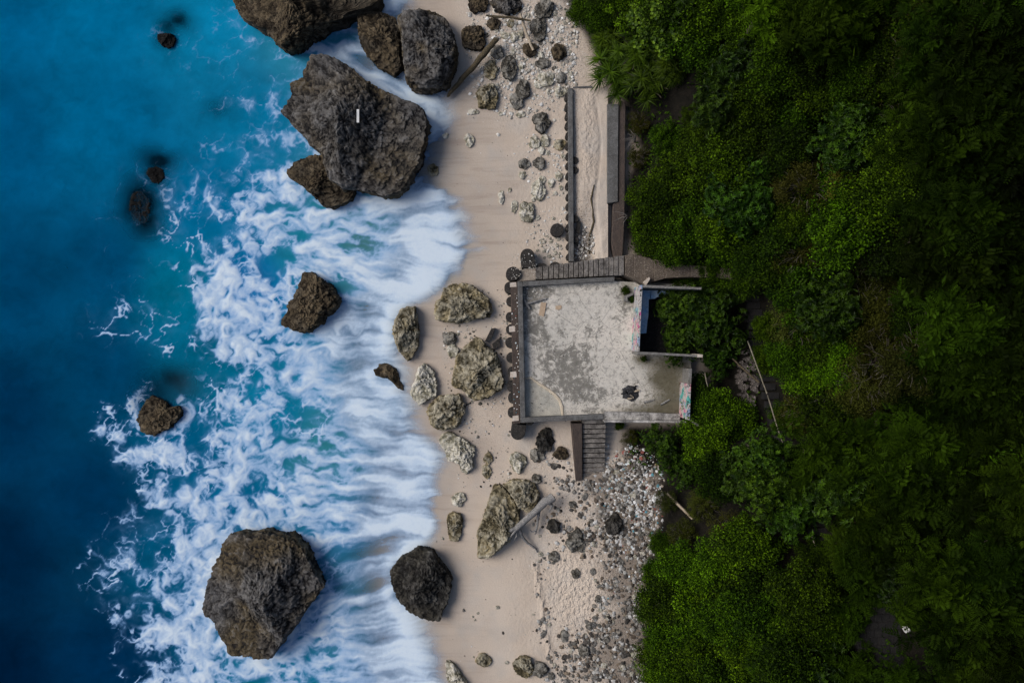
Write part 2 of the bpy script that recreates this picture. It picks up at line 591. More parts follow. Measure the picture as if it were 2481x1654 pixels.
def build_terrain():
    us = nonuni(880, 1720, 7, -9000, 9000, 1.12)
    vs = nonuni(-60, 1720, 8, -9000, 9000, 1.3)
    U, V = np.meshgrid(us, vs)
    X = (U - CX) / PXM
    Y = (CY - V) / PXM
    Z = ground(X, Y)
    S = np.interp(V, SV, SU)
    E = np.interp(V, EV, EU)
    wob = fbm(X * 0.4, Y * 0.4, 1.0, 3)
    wet = 1 - sstep(0, 170, U - S + 40 * wob)
    wet = np.maximum(wet, 0.75 * np.exp(-((V - 470) / 120) ** 2) * (1 - sstep(1200, 1330, U)))
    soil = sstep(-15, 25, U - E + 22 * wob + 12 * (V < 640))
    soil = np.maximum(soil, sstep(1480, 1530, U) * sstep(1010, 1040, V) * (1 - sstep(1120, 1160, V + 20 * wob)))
    bank = sstep(1290, 1400, U + 60 * wob) * sstep(1060, 1140, V + 50 * wob)
    top = sstep(1090, 1200, U + 60 * wob) * (1 - sstep(180, 330, V + 60 * wob))
    mid = np.exp(-(((U - 1190) / 90) ** 2 + ((V - 950) / 110) ** 2))
    grit = np.clip(0.85 * bank + 0.6 * top + 0.4 * mid + 0.05, 0, 1)
    tram = np.exp(-(((U - 1400) / 75) ** 2 + ((V - 1420) / 110) ** 2)) * 1.1
    tram = np.maximum(tram, 0.15 * sstep(1180, 1300, U))
    tram = np.maximum(tram, 0.8 * np.exp(-((U - 1298 - 0.16 * (V - 1370)) / 7) ** 2) * sstep(1340, 1370, V) * sstep(1620, 1560, V))
    grit = grit * (1 - 0.85 * np.clip(np.exp(-(((U - 1385) / 65) ** 2 + ((V - 1420) / 85) ** 2)) * 1.6, 0, 1))
    bed = sstep(20, 330, S - U)
    Z = Z - 0.05 * np.exp(-((wet - 0.5) / 0.3) ** 2) * 0
    h, w = U.shape
    idx = np.arange(h * w).reshape(h, w)
    F = np.stack([idx[1:, :-1], idx[1:, 1:], idx[:-1, 1:], idx[:-1, :-1]], -1).reshape(-1, 4)
    me = mesh_np('ground', np.stack([X, Y, Z], -1).reshape(-1, 3), F, True)
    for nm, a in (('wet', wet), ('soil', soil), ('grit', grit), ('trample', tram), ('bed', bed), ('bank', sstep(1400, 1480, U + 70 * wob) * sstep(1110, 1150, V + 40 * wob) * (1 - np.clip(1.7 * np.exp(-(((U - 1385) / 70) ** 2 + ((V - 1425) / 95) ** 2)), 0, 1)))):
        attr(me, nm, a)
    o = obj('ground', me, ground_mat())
    tag(o, 'pale sand beach rising into hillside earth coloured black for shade', 'beach', kind='structure')


build_terrain()

# ------------------------------------------------------------------ sea
FOAM = """
001112112222223453000
000112212222234542000
000112221233345442000
000011222223446653000
000001122233345765540
000000113544444566651
000000012234444455530
000001023444444454210
000122223455444455310
000234433576555567600
001224533687678888850
001133224677767647883
001001245764886568995
000011268533798889970
001122279656764788610
012223279755764667200
012222188666777678100
001112148877776784000
000000111566777576000
000133335566667668300
002411455675347678610
004523346856556778810
001565438876667778850
000254447665665668860
000057767766776668710
001433667777666678710
002433777776644557610
014434778777644445200
023345678776543334200
013456668766543456300
000457677666544567500
000356775566556778710
000344666566666778850
000235766556666678870
"""


def water_mat():
    m = Mat('sea_water')
    foam = m.attr('foam')
    tint = m.attr('tint', 'Color')
    co = m.coord('Object')
    fine = m.noise(co, 6.0, 3, 0.75)
    f = m.math('ADD', foam, m.math('MULTIPLY', m.math('MULTIPLY', m.math('SUBTRACT', fine, 0.5), foam), 0.35))
    fc = m.n('Clamp')
    m.l(f, fc.inputs[0])
    f = fc.outputs[0]
    c = m.mix(m.math('MULTIPLY', m.ramp(f, [(0.0, 0), (0.5, 1)], 'EASE'), 0.8), tint, (0.17, 0.37, 0.7))
    c = m.mix(m.ramp(f, [(0.2, 0), (0.95, 1)]), c, (0.66, 0.765, 0.86))
    m.color(c)
    m.rough(0.6)
    m.b.inputs['Specular IOR Level'].default_value = 0.0
    m.l(m.attr('cover'), m.b.inputs['Alpha'])
    m.bump(fine, 0.12, 0.1)
    return m.m


def lic(noise, fx, fy, steps, ds):
    h, w = noise.shape
    yy, xx = np.meshgrid(np.arange(h, dtype=np.float32), np.arange(w, dtype=np.float32), indexing='ij')
    acc = noise.copy()
    tot = 1.0
    for sgn in (1, -1):
        x, y = xx.copy(), yy.copy()
        for k in range(steps):
            xi = np.clip(np.rint(x), 0, w - 1).astype(np.int32)
            yi = np.clip(np.rint(y), 0, h - 1).astype(np.int32)
            x += sgn * ds * fx[yi, xi]
            y += sgn * ds * fy[yi, xi]
            xi = np.clip(np.rint(x), 0, w - 1).astype(np.int32)
            yi = np.clip(np.rint(y), 0, h - 1).astype(np.int32)
            wt = 1 - k / (steps + 1)
            acc = acc + wt * noise[yi, xi]
            tot += wt
    acc /= tot
    return (acc - acc.mean()) / acc.std()


def blur(a, r):
    k = np.ones(2 * r + 1) / (2 * r + 1)
    p = np.pad(a, r, mode='edge')
    c = np.cumsum(np.pad(p, ((1, 0), (0, 0))), 0)
    p = (c[2 * r + 1:] - c[:-2 * r - 1]) / (2 * r + 1)
    c = np.cumsum(np.pad(p, ((0, 0), (1, 0))), 1)
    return (c[:, 2 * r + 1:] - c[:, :-2 * r - 1]) / (2 * r + 1)


def worley_gap(x, y):
    """distance between the nearest and second nearest jittered point: 0 along cell borders"""
    xi, yi = np.floor(x).astype(int), np.floor(y).astype(int)
    tab = np.random.default_rng(41).random((256, 256, 2))
    f1 = np.full(x.shape, 9.0)
    f2 = np.full(x.shape, 9.0)
    for dx in (-1, 0, 1):
        for dy in (-1, 0, 1):
            j = tab[(xi + dx) & 255, (yi + dy) & 255]
            d = np.hypot(xi + dx + j[..., 0] - x, yi + dy + j[..., 1] - y)
            f2 = np.minimum(f2, np.maximum(f1, d))
            f1 = np.minimum(f1, d)
    return f2 - f1


SUBMERGED = [(428, 46, 34, 28, 1.0), (408, 66, 28, 34, 0.9), (402, 96, 24, 26, 0.9), (378, 392, 44, 34, 1.1), (376, 425, 34, 36, 1.0), (338, 492, 46, 58, 1.3), (352, 535, 42, 42, 1.0),
             (525, 262, 36, 28, 0.45), (420, 925, 48, 34, 0.9), (380, 950, 55, 50, 0.8), (165, 640, 90, 60, 0.2), (0, 200, 70, 50, 0.25)]


def compute_sea():
    st = 2.3
    us = np.arange(-60, 1192, st)
    vs = np.arange(-60, 1716, st)
    U, V = np.meshgrid(us, vs)
    rows = [r for r in FOAM.split() if r]
    g = np.array([[int(c) for c in r] for r in rows], float) / 9.0
    # smooth interpolation of the coarse density chart (with wobble of the chart coordinates)
    wu = 26 * fbm(U / 90, V / 90, 2.2, 3)
    wv = 26 * fbm(U / 90, V / 90, 8.2, 3)
    gx = np.clip((U + wu - 150) / 50, 0, g.shape[1] - 1.001)
    gy = np.clip((V + wv) / 50, 0, g.shape[0] - 1.001)
    x0, y0 = gx.astype(int), gy.astype(int)
    tx, ty = gx - x0, gy - y0
    tx, ty = tx * tx * (3 - 2 * tx), ty * ty * (3 - 2 * ty)
    D = (g[y0, x0] * (1 - tx) + g[y0, x0 + 1] * tx) * (1 - ty) + (g[y0 + 1, x0] * (1 - tx) + g[y0 + 1, x0 + 1] * tx) * ty
    D = np.where(U < 150, D * sstep(60, 150, U), D)
    for (a, b, ra, rb) in ((868, 305, 168, 178), (775, 440, 74, 68), (712, 728, 72, 74), (645, 1442, 142, 152), (388, 992, 62, 56), (1020, 1412, 78, 92), (975, 805, 34, 70), (938, 905, 40, 36), (742, 20, 175, 110), (895, 105, 62, 80)):
        rr = np.hypot((U - a) / ra, (V - b) / rb) + 0.05 * perlin(U / 30, V / 30, 3.0)
        wrap = np.exp(-((rr - 1.06) / (14.0 / min(ra, rb))) ** 2) * (0.75 + 0.6 * perlin(U / 55, V / 55, 6.0))
        D = np.clip(D + 0.3 * np.clip(wrap, 0, 1) * (0.6 + 0.4 * sstep(100, 400, V)), 0, 1)
    # flow directions
    fx = np.zeros_like(U)
    fy = np.zeros_like(U)
    e = 0.01
    q = 1 / 70.0
    pot = lambda a, b: fbm(a * q, b * q, 5.5, 3)
    cxn = (pot(U, V + 2) - pot(U, V - 2)) / 4 * 70
    cyn = -(pot(U + 2, V) - pot(U - 2, V)) / 4 * 70
    fx += 0.55 * cxn + 0.12
    fy += 0.55 * cyn
    S0 = np.interp(V, SV, SU)
    near = sstep(520, 30, S0 - U)

    def fan(cu, cv, u0, v0, su, sv, w):
        nonlocal fx, fy
        dx, dy = U - cu, V - cv
        r = np.hypot(dx, dy) + 1
        k = w * np.exp(-((U - u0) / su) ** 2 - ((V - v0) / sv) ** 2)
        fx = fx + k * dx / r
        fy = fy + k * dy / r
    fan(560, 560, 980, 600, 240, 150, 3.0)
    fan(350, 950, 980, 980, 220, 190, 2.6)
    fan(450, 1700, 900, 1420, 200, 110, 2.6)
    fan(200, 1600, 980, 1600, 250, 120, 2.6)
    fan(300, 1230, 950, 1220, 200, 110, 2.4)
    fan(600, 0, 900, 200, 160, 110, 2.6)
    fx = fx + near * 0.8
    ln = np.hypot(fx, fy) + 1e-6
    fx, fy = fx / ln, fy / ln
    r1 = np.random.default_rng(21).normal(size=U.shape)
    r2 = np.random.default_rng(22).normal(size=U.shape)
    r3 = np.random.default_rng(23).normal(size=U.shape)
    fine = lic(blur(r1, 1), fx, fy, 9, 1.2)
    midn = lic(blur(blur(r2, 3), 3), fx, fy, 12, 2.0)
    long_ = lic(blur(r3, 1), fx, fy, 26, 1.8)
    long2 = lic(blur(blur(r2, 4), 4), fx, fy, 22, 3.0)
    # network of drifting foam: bright threads round dark soft holes, drawn out along the flow
    nz = lambda a: (a - a.mean()) / a.std()
    wx = U + 14 * perlin(U / 55, V / 55, 1.0) + 5 * perlin(U / 20, V / 20, 2.0)
    wy = V + 14 * perlin(U / 55, V / 55, 4.0) + 5 * perlin(U / 20, V / 20, 7.0)
    n_a = perlin(wx / 44, wy / 34, 0.3)
    n_b = perlin(wx / 21, wy / 17, 6.3)
    net = nz(lic(-np.abs(n_a) - 0.55 * np.abs(n_b), fx, fy, 5, 1.3))
    lump = nz(lic(perlin(wx / 75, wy / 60, 8.8) + 0.6 * perlin(wx / 34, wy / 26, 2.8), fx, fy, 8, 1.5))
    wx2 = U + 26 * fbm(U / 50, V / 50, 21.0, 3)
    wy2 = V + 26 * fbm(U / 50, V / 50, 27.0, 3)
    lace = worley_gap(wx2 / 66, wy2 / 48)
    lace2 = worley_gap(wx2 / 27 + 40.3, wy2 / 21 + 11.7)
    swash = sstep(300, 90, S0 - U)
    # drifting sheets of foam torn into soft holes, with fibres drawn out along the flow
    wx3 = U + 20 * fbm(U / 45, V / 45, 31.0, 3)
    wy3 = V + 20 * fbm(U / 45, V / 45, 37.0, 3)
    hole_a = sstep(0.03, 0.42, worley_gap(wx3 / 50 + 7.1, wy3 / 34 + 2.2))
    hole_b = sstep(0.03, 0.5, worley_gap(wx3 / 23 + 17.1, wy3 / 16 + 5.2))
    hole_c = sstep(-0.1, 0.5, n_a + 0.5 * n_b)
    holes = lic(0.45 * hole_a + 0.3 * hole_b + 0.45 * hole_c, fx, fy, 5, 1.2)
    holes = np.clip(0.5 + 0.27 * holes, 0, 1)
    D2 = np.clip(D + (0.07 * lump + 0.08 * midn) * sstep(0.05, 0.4, D), 0, 1.1)
    off_ = D2 ** 0.9 * (1 - holes * (1.16 - 0.5 * D2)) + (0.12 * fine + 0.06 * long_) * sstep(0.1, 0.5, D2)
    off_ = np.clip(off_ * 1.12 - 0.04, 0, 1) * (0.3 + 0.7 * sstep(0.28, 0.62, D2)) * (1 - 0.45 * sstep(420, 330, V) * sstep(760, 690, U))
    in_ = np.clip(D2 * 1.06 + (0.075 * long_ + 0.12 * long2 + 0.05 * fine) * sstep(0.1, 0.5, D2) - 0.06, 0, 1) ** 1.1
    body = off_ * (1 - swash) + in_ * swash
    brk = np.clip(0.6 + 0.35 * midn + 0.25 * lump, 0, 1)
    wid = 0.03 + 0.10 * D
    th = sstep(wid, wid * 0.2, lace) * sstep(0.05, 0.25, D) * brk
    th2 = sstep(wid * 1.2, wid * 0.3, lace2) * sstep(0.2, 0.5, D) * brk
    outer = (1 - swash) * (1 - 0.7 * sstep(0.5, 0.8, D)) * (0.35 + 0.65 * sstep(380, 560, V))
    foam = 1 - (1 - 0.95 * body) * (1 - 0.85 * th * outer) * (1 - 0.5 * th2 * outer)
    foam = np.clip(foam, 0, 1)
    foam = 0.65 * foam + 0.35 * blur(foam, 1)
    # tint of the water body; lower-left points darkened to paint in the vignette
    pts = [(0, 0, 0.0, .115, .29), (0, 350, 0.0, .085, .225), (0, 700, 0.0, .055, .155), (0, 1000, 0.0, .03, .095), (0, 1350, 0.0, .016, .055), (0, 1650, 0.0, .012, .045),
           (250, 0, 0.0, .14, .33), (250, 300, 0.0, .12, .29), (250, 650, 0.0, .07, .19), (250, 900, 0.0, .05, .14), (230, 1200, 0.0, .03, .095), (260, 1600, 0.0, .025, .085),
           (500, 50, 0.002, .19, .40), (600, 300, 0.002, .17, .37), (500, 480, 0.0, .14, .33), (450, 700, 0.0, .16, .30), (520, 880, 0.0, .12, .24), (450, 1100, 0.0, .10, .24),
           (600, 700, 0.0, .15, .42), (650, 1000, 0.0, .17, .34), (450, 1400, 0.0, .09, .21), (600, 1250, 0.0, .13, .31), (750, 100, 0.02, .2, .36), (750, 600, 0.01, .2, .34),
           (830, 1300, 0.01, .16, .34), (850, 1450, 0.03, .17, .28), (800, 1100, 0.03, .2, .28), (900, 950, 0.04, .24, .38), (900, 570, 0.07, .22, .27), (1000, 600, 0.12, .24, .33),
           (950, 250, 0.05, .17, .34), (1050, 330, 0.14, .24, .36), (1000, 1150, 0.2, .27, .36), (950, 1400, 0.16, .2, .24), (1000, 1600, 0.15, .22, .34), (700, 1620, 0.0, .15, .29)]
    num = np.zeros(U.shape + (3,))
    den = np.zeros(U.shape)
    for p in pts:
        w = 1 / (((U - p[0]) ** 2 + (V - p[1]) ** 2) / 1e4 + 0.35) ** 2
        den += w
        num += w[..., None] * np.array(p[2:])
    tint = num / den[..., None]
    var = 1 + 0.16 * fbm(U / 130, V / 110, 3.3, 4) + 0.035 * midn + 0.02 * fine + 0.07 * fbm(U / 38, V / 26, 6.6, 3)
    tint = tint * var[..., None] * np.array([1.0, 1.06, 0.93])
    sub = np.zeros_like(U)
    for (a, b, ra, rb, k) in SUBMERGED:
        sub = np.maximum(sub, k * np.exp(-(((U + 0.4 * wu - a) / ra) ** 2 + ((V + 0.4 * wv - b) / rb) ** 2) * 0.8))
    sub = np.clip(sub, 0, 1)
    foam = foam * (1 - 0.75 * np.clip(sub, 0, 1)) + 0.35 * sub * np.maximum(th, th2)
    # coverage: clear over drowned rocks, thinning out in the wash
    edge = S0 + 26 + 10 * fbm(V / 60, V * 0 + 1.5, 0.7, 3) + 4 * long2 + 3 * long_
    sd = edge - U
    soft = 85 - 55 * np.exp(-((V - 1230) / 110) ** 2)
    cov_edge = sstep(0, 1, sd / soft)
    depth = sstep(40, 260, sd)
    cover = np.clip(np.maximum(foam * 1.15 + 0.12, depth), 0, 1) * cov_edge
    cover = cover * (1 - 0.93 * sub)
    return us, vs, U, V, foam, cover, tint


def build_sea():
    us, vs, U, V, foam, cover, tint = compute_sea()
    X = (U - CX) / PXM
    Y = (CY - V) / PXM
    Z = 0.02 * fbm(X * 0.25, Y * 0.25, 2.0, 2) + 0.06 * blur(foam, 2) + 0.01
    Z = np.maximum(Z, ground(X, Y) + 0.02)
    h, w = U.shape
    idx = np.arange(h * w).reshape(h, w)
    F = np.stack([idx[1:, :-1], idx[1:, 1:], idx[:-1, 1:], idx[:-1, :-1]], -1)
    c4 = np.maximum(np.maximum(cover[1:, :-1], cover[1:, 1:]), np.maximum(cover[:-1, 1:], cover[:-1, :-1]))
    F = F[c4 > 0.004].reshape(-1, 4)
    used = np.unique(F)
    remap = np.full(h * w, -1)
    remap[used] = np.arange(len(used))
    vv = np.stack([X, Y, Z], -1).reshape(-1, 3)[used]
    me = mesh_np('sea', vv, remap[F], True)
    attr(me, 'foam', foam.ravel()[used])
    attr(me, 'cover', cover.ravel()[used])
    attr(me, 'tint', tint.reshape(-1, 3)[used], 'FLOAT_COLOR')
    wm = water_mat()
    o = obj('sea', me, wm)
    tag(o, 'blue sea with white surf washing onto the sand', 'sea', kind='structure')
    # open water beyond the surf
    B = 220.0
    x0, x1 = (us[0] - CX) / PXM, (1000 - CX) / PXM
    y1, y0 = (CY - vs[0]) / PXM, (CY - vs[-1]) / PXM
    mb = MB()
    quads = [((-B, -B), (x0, -B), (x0, B), (-B, B)), ((x0, y1), (x1, y1), (x1, B), (x0, B)), ((x0, -B), (x1, -B), (x1, y0), (x0, y0))]
    for qd in quads:
        mb.add([(p[0], p[1], 0.0) for p in qd], [(0, 1, 2, 3)])
    me2 = mb.mesh('open_sea')
    n = len(me2.vertices)
    attr(me2, 'foam', np.zeros(n))
    attr(me2, 'cover', np.ones(n))
    attr(me2, 'tint', np.tile(np.array([[0.0, 0.06, 0.16]]), (n, 1)), 'FLOAT_COLOR')
    o2 = obj('open_sea', me2, wm)
    tag(o2, 'deep blue water beyond the surf', 'sea', kind='structure')


build_sea()

# ------------------------------------------------------------------ terrace with sea wall
F_Z = 1.80          # terrace floor
C_FLOOR = floor_mat()
terrace = empty('terrace', (at(1250, 850)[0], at(1250, 850)[1], 0.0), 'square weathered concrete terrace with low parapet above the beach', 'terrace')


def grid_prism(name, pts_px, ztop, zbot, mat, parent, stain_f, n=70):
    """prism with a finely divided top so that stain attributes can sit on it"""
    pts = [at(p[0], p[1], ztop) for p in pts_px]
    xs = [p[0] for p in pts]
    ys = [p[1] for p in pts]
    import bmesh
    bm = bmesh.new()
    vs = [bm.verts.new((p[0], p[1], ztop)) for p in pts]
    f = bm.faces.new(vs)
    f.normal_update()
    if f.normal.z < 0:
        f.normal_flip()
    base = [f]
    r = bmesh.ops.extrude_face_region(bm, geom=base)
    low = [e for e in r['geom'] if isinstance(e, bmesh.types.BMVert)]
    for v in low:
        v.co.z = ztop
    for v in vs:
        v.co.z = zbot
    step = 0.14
    for ax, lo, hi in ((0, min(xs), max(xs)), (1, min(ys), max(ys))):
        c = lo + step
        while c < hi:
            no = (1, 0, 0) if ax == 0 else (0, 1, 0)
            co = (c, 0, 0) if ax == 0 else (0, c, 0)
            geo = [g for g in bm.faces if all(v.co.z > ztop - 1e-4 for v in g.verts)]
            eds = list({e for g in geo for e in g.edges})
            vss = list({v for g in geo for v in g.verts})
            bmesh.ops.bisect_plane(bm, geom=geo + eds + vss, plane_co=co, plane_no=no)
            c += step
    bmesh.ops.recalc_face_normals(bm, faces=bm.faces)
    me = bpy.data.meshes.new(name)
    org = parent.location
    for v in bm.verts:
        v.co -= org
    bm.to_mesh(me)
    bm.free()
    co = np.empty(len(me.vertices) * 3, np.float32)
    me.vertices.foreach_get('co', co)
    co = co.reshape(-1, 3) + np.array(org)
    k = (CAM_H - co[:, 2]) / CAM_H / PXM
    st, so = stain_f(co[:, 0] / k + CX, CY - co[:, 1] / k)
    attr(me, 'stain', st)
    attr(me, 'soil', so)
    return obj(name, me, mat, parent)


def floor_stain(U, V):
    g = lambda a, b, ra, rb: np.exp(-((U - a) / ra) ** 2 - ((V - b) / rb) ** 2)
    st = 1.0 * g(1300, 700, 60, 30) + 0.9 * g(1285, 740, 28, 50) + 0.9 * g(1300, 800, 40, 40) + 0.8 * g(1390, 880, 80, 60) + 0.7 * g(1350, 930, 70, 50) + 0.5 * g(1420, 960, 60, 50) + 0.5 * g(1500, 740, 40, 60) + 0.6 * g(1440, 830, 30, 40)
    st = st - 0.5 * g(1400, 740, 70, 45) - 0.4 * g(1480, 860, 50, 60) - 0.75
    so = 1.2 * g(1630, 960, 50, 80) + 0.9 * g(1560, 1000, 70, 25) + 0.8 * g(1620, 880, 70, 25) + 0.9 * g(1520, 710, 22, 30) + 0.8 * g(1555, 870, 22, 12) + 0.8 * g(1600, 920, 30, 18) + 0.3 * g(1300, 692, 60, 8)
    return st, so


curve = [(1272, 914), (1288, 912), (1300, 922), (1316, 932), (1332, 942), (1348, 954), (1358, 968), (1364, 984), (1365, 1006)]
crust = [(1267, 692), (1360, 687), (1489, 681), (1545, 684), (1672, 690), (1676, 1012), (1462, 1012)] + [(1365, 1013)] + curve[::-1][1:] + [(1270, 912)]
grid_prism('floor', crust, F_Z, 0.0, C_FLOOR, terrace, floor_stain)
C_BASIN = concrete('worn_screed', (0.5, 0.47, 0.4), (0.4, 0.39, 0.345), (0.2, 0.19, 0.16), 0.5, 1.2, (0.6, 0.56, 0.48), 0.4)
slab([(1265, 908)] + [(a + 3, b - 3) for a, b in curve] + [(1368, 1014), (1268, 1016)], F_Z - 0.05, 0.0).build('screed', C_BASIN, terrace)
rim = MB()
C_RIM = concrete('pale_broken_edge', (0.62, 0.54, 0.42), (0.55, 0.47, 0.36), (0.4, 0.33, 0.25), 0.4, 5.0)
pr = [Vector(at(a - 1.5, b + 2, F_Z - 0.03)) + Vector((0.02 * rnd.uniform(-1, 1), 0.02 * rnd.uniform(-1, 1), 0)) for a, b in curve]
rim.tube(pr, [0.05, 0.09, 0.07, 0.11, 0.09, 0.12, 0.1, 0.11, 0.06], 6)
rim.build('broken_edge', C_RIM, terrace)
P_Z = 2.25
slab([(1254, 682), (1266, 682), (1273, 1011), (1261, 1011)], P_Z, 0.0).build('parapet', C_PARAPET, terrace, bevel=0.03)
slab([(1266.3, 681.5), (1489, 670.5), (1489, 681), (1266.3, 694)], P_Z - 0.004, 0.0).build('parapet', C_PARAPET, terrace, bevel=0.03)
slab([(1261, 1011.3), (1463, 1003), (1463, 1015), (1261, 1024)], P_Z - 0.006, 0.0).build('parapet', C_PARAPET, terrace, bevel=0.03)
ledge = slab([(1237, 683), (1253.7, 682), (1260.7, 1025), (1244, 1026)], 1.72, -0.1)
ledge = ledge.build('sea_wall', C_LEDGE, terrace, bevel=0.025)


def pile(px, py, r_px, ztop, parent, long=None):
    c = at(px, py, ztop)
    r = r_px / PXM
    mb = MB()
    if long is None:
        mb.tube([(c[0], c[1], -0.1), (c[0], c[1], ztop - 0.05), (c[0], c[1], ztop)], [r * 1.04, r, r * 0.9], 18)
    else:
        # stadium plan: round end, straight flanks running to the wall
        d = at(long[0], long[1], ztop)
        ax = Vector((d[0] - c[0], d[1] - c[1], 0))
        t = ax.normalized()
        n = Vector((-t.y, t.x, 0))
        pts = []
        for k in range(13):
            a = math.pi / 2 + math.pi * k / 12
            pts.append(Vector(c) + (t * math.cos(a) + n * math.sin(a)) * r)
        pts += [Vector(d) - n * r, Vector(d) + n * r]
        mb.prism([tuple(p) for p in pts], -0.1)
    return mb.build('pile', C_PILE, parent, bevel=0.02)


for k, py in enumerate([697, 731, 765, 799, 832, 866, 900, 934, 968, 1001]):
    pile(1236.5 + 0.022 * (py - 690) + rnd.uniform(-2, 1.5), py + rnd.uniform(-3.5, 3.5), 13 + rnd.uniform(-1.8, 1.6), 1.5 + rnd.uniform(-0.15, 0.13), ledge)
pile(1243, 663, 17, 1.2, terrace)
pile(1278, 619, 16.5, 1.15, terrace, (1281, 648))
pile(1313, 652, 15, 0.9, terrace)
pile(1345, 648, 14, 0.85, terrace)
pile(1255, 1048, 17, 1.3, terrace, (1258, 1027))
pile(1283, 1018, 12, 1.2, terrace)
for (a, b, w, h) in ((1243, 690, 15, 11), (1240.5, 797, 14, 14), (1243.5, 907, 15, 14), (1249, 1013, 14, 13)):
    slab([(a - w / 2, b - h / 2 + 1), (a + w / 2, b - h / 2 - 1), (a + w / 2 + 1, b + h / 2 - 1), (a - w / 2, b + h / 2)], 1.735, 1.70).build('mortar_patch', C_PATCH, ledge)

# landing at the foot of the upper flight
slab([(1249, 676), (1252, 660), (1268, 652), (1297, 647), (1297.5, 678), (1254, 681.5)], 0.95, -0.1).build('landing', concrete('sandy_landing', (0.4, 0.34, 0.285), (0.34, 0.29, 0.24), (0.12, 0.1, 0.085), 0.5, 3.0, (0.55, 0.52, 0.47)), terrace)

# ------------------------------------------------------------------ upper flight of steps
st_up = empty('stairs', (at(1400, 655)[0], at(1400, 655)[1], 0.0), 'dark concrete stairs climbing beside the top parapet of the terrace', 'stairs')
edges = [1297.6, 1316, 1331, 1343, 1355.5, 1367.5, 1379, 1391, 1403, 1415.5, 1428, 1440, 1452, 1465, 1477, 1489, 1501, 1514]
for k in range(len(edges) - 1):
    a, b = edges[k], edges[k + 1]
    z = 1.0 + 0.1 * k
    ft = lambda x: 647.5 - (x - 1297) * 0.135
    fb = lambda x: 677.3 - (x - 1297) * 0.0535
    slab([(a, ft(a) + rnd.uniform(-1, 1)), (b - 1.9, ft(b) + rnd.uniform(-1, 1)), (b - 2.1, fb(b)), (a - 0.2, fb(a))], z, -0.1).build('step', C_STEP, st_up, bevel=0.02)

# dirt path that carries on uphill from the stairs
pth = empty('dirt_path', (at(1640, 650)[0], at(1640, 650)[1], 0.0), 'brown earth path with shallow worn steps leading uphill from the stairs', 'path')
pe = [(1514, 618, 667), (1536, 616, 676), (1560, 622, 690), (1585, 628, 682), (1612, 634, 674), (1642, 638, 672), (1674, 642, 671), (1708, 645, 672), (1745, 648, 674), (1790, 652, 680)]
for k in range(len(pe) - 1):
    a, b = pe[k], pe[k + 1]
    z = 2.62 + 0.13 * k
    slab([(a[0] + 0.5, a[1]), (b[0], b[1]), (b[0], b[2]), (a[0] + 0.5, a[2])], z, 0.0).build('path_step', C_PATH, pth, bevel=0.03)

# ------------------------------------------------------------------ lower flight
st_lo = empty('stairs', (at(1440, 1090)[0], at(1440, 1090)[1], 0.0), 'grey concrete stairs with a brown side wall below the terrace', 'stairs')
n_lo = 12
for k in range(n_lo):
    y0, y1 = 1016.5 + 11.7 * k, 1016.5 + 11.7 * (k + 1) - 1.9
    z = 1.78 - 0.1 * k
    slab([(1411.5, y0 + rnd.uniform(-.6, .6)), (1468 - 0.3 * k, y0 - 1), (1468 - 0.3 * k, y1 - 1), (1411.5, y1 + rnd.uniform(-.6, .6))], z, 0.0).build('step', C_STEP, st_lo, bevel=0.02)
slab([(1386, 1026), (1411, 1025), (1411, 1163), (1395, 1166)], [1.9, 1.9, 0.8, 0.8], 0.0).build('side_wall', C_LEDGE, st_lo, bevel=0.03)

# ------------------------------------------------------------------ roofless room
W_Z = 3.9
room = empty('ruined_room', (at(1620, 775)[0], at(1620, 775)[1], F_Z), 'roofless ruined room with graffiti on its outer wall', 'ruin')
G1 = graffiti_mat('graffiti_paint', 3.1)
G2 = graffiti_mat('graffiti_paint_low', 9.4)
slab([(1551, 690.5), (1557, 690.5), (1549.5, 851), (1543.5, 851)], W_Z, F_Z - 0.05).build('wall', G1, room, bevel=0.015)['label'] = 'graffiti covered outer wall'
slab([(1557.4, 690), (1700, 696), (1700, 701.5), (1557.3, 696.5)], W_Z - 0.03, F_Z - 0.05).build('wall', C_WALL, room, bevel=0.015)
slab([(1543.5, 851.4), (1549, 851.4), (1690, 859), (1690, 864.5), (1543.5, 857.5)], W_Z - 0.06, F_Z - 0.05).build('wall', C_WALL, room, bevel=0.015)
slab([(1690.5, 857.5), (1703, 858.5), (1703, 866), (1690.5, 865.5)], W_Z - 0.02, F_Z - 0.05).build('wall_end', C_PATCH, room, bevel=0.02)
slab([(1552, 694), (1722, 700), (1718, 866), (1544, 858)], F_Z + 0.03, F_Z - 0.04).build('floor', C_BLACK, room)
slab([(1556, 703), (1577, 703), (1575.5, 724), (1572, 725), (1571, 765), (1568.5, 778), (1566, 807), (1549, 808), (1552, 760)], F_Z + 0.62, F_Z).build('ledge', C_BLUE, room, bevel=0.01)
slab([(1577.4, 703), (1640, 706), (1640, 716), (1612, 716), (1606, 719), (1594, 718), (1588, 723), (1577.2, 724)], F_Z + 0.6, F_Z).build('ledge', C_BLUE, room, bevel=0.01)

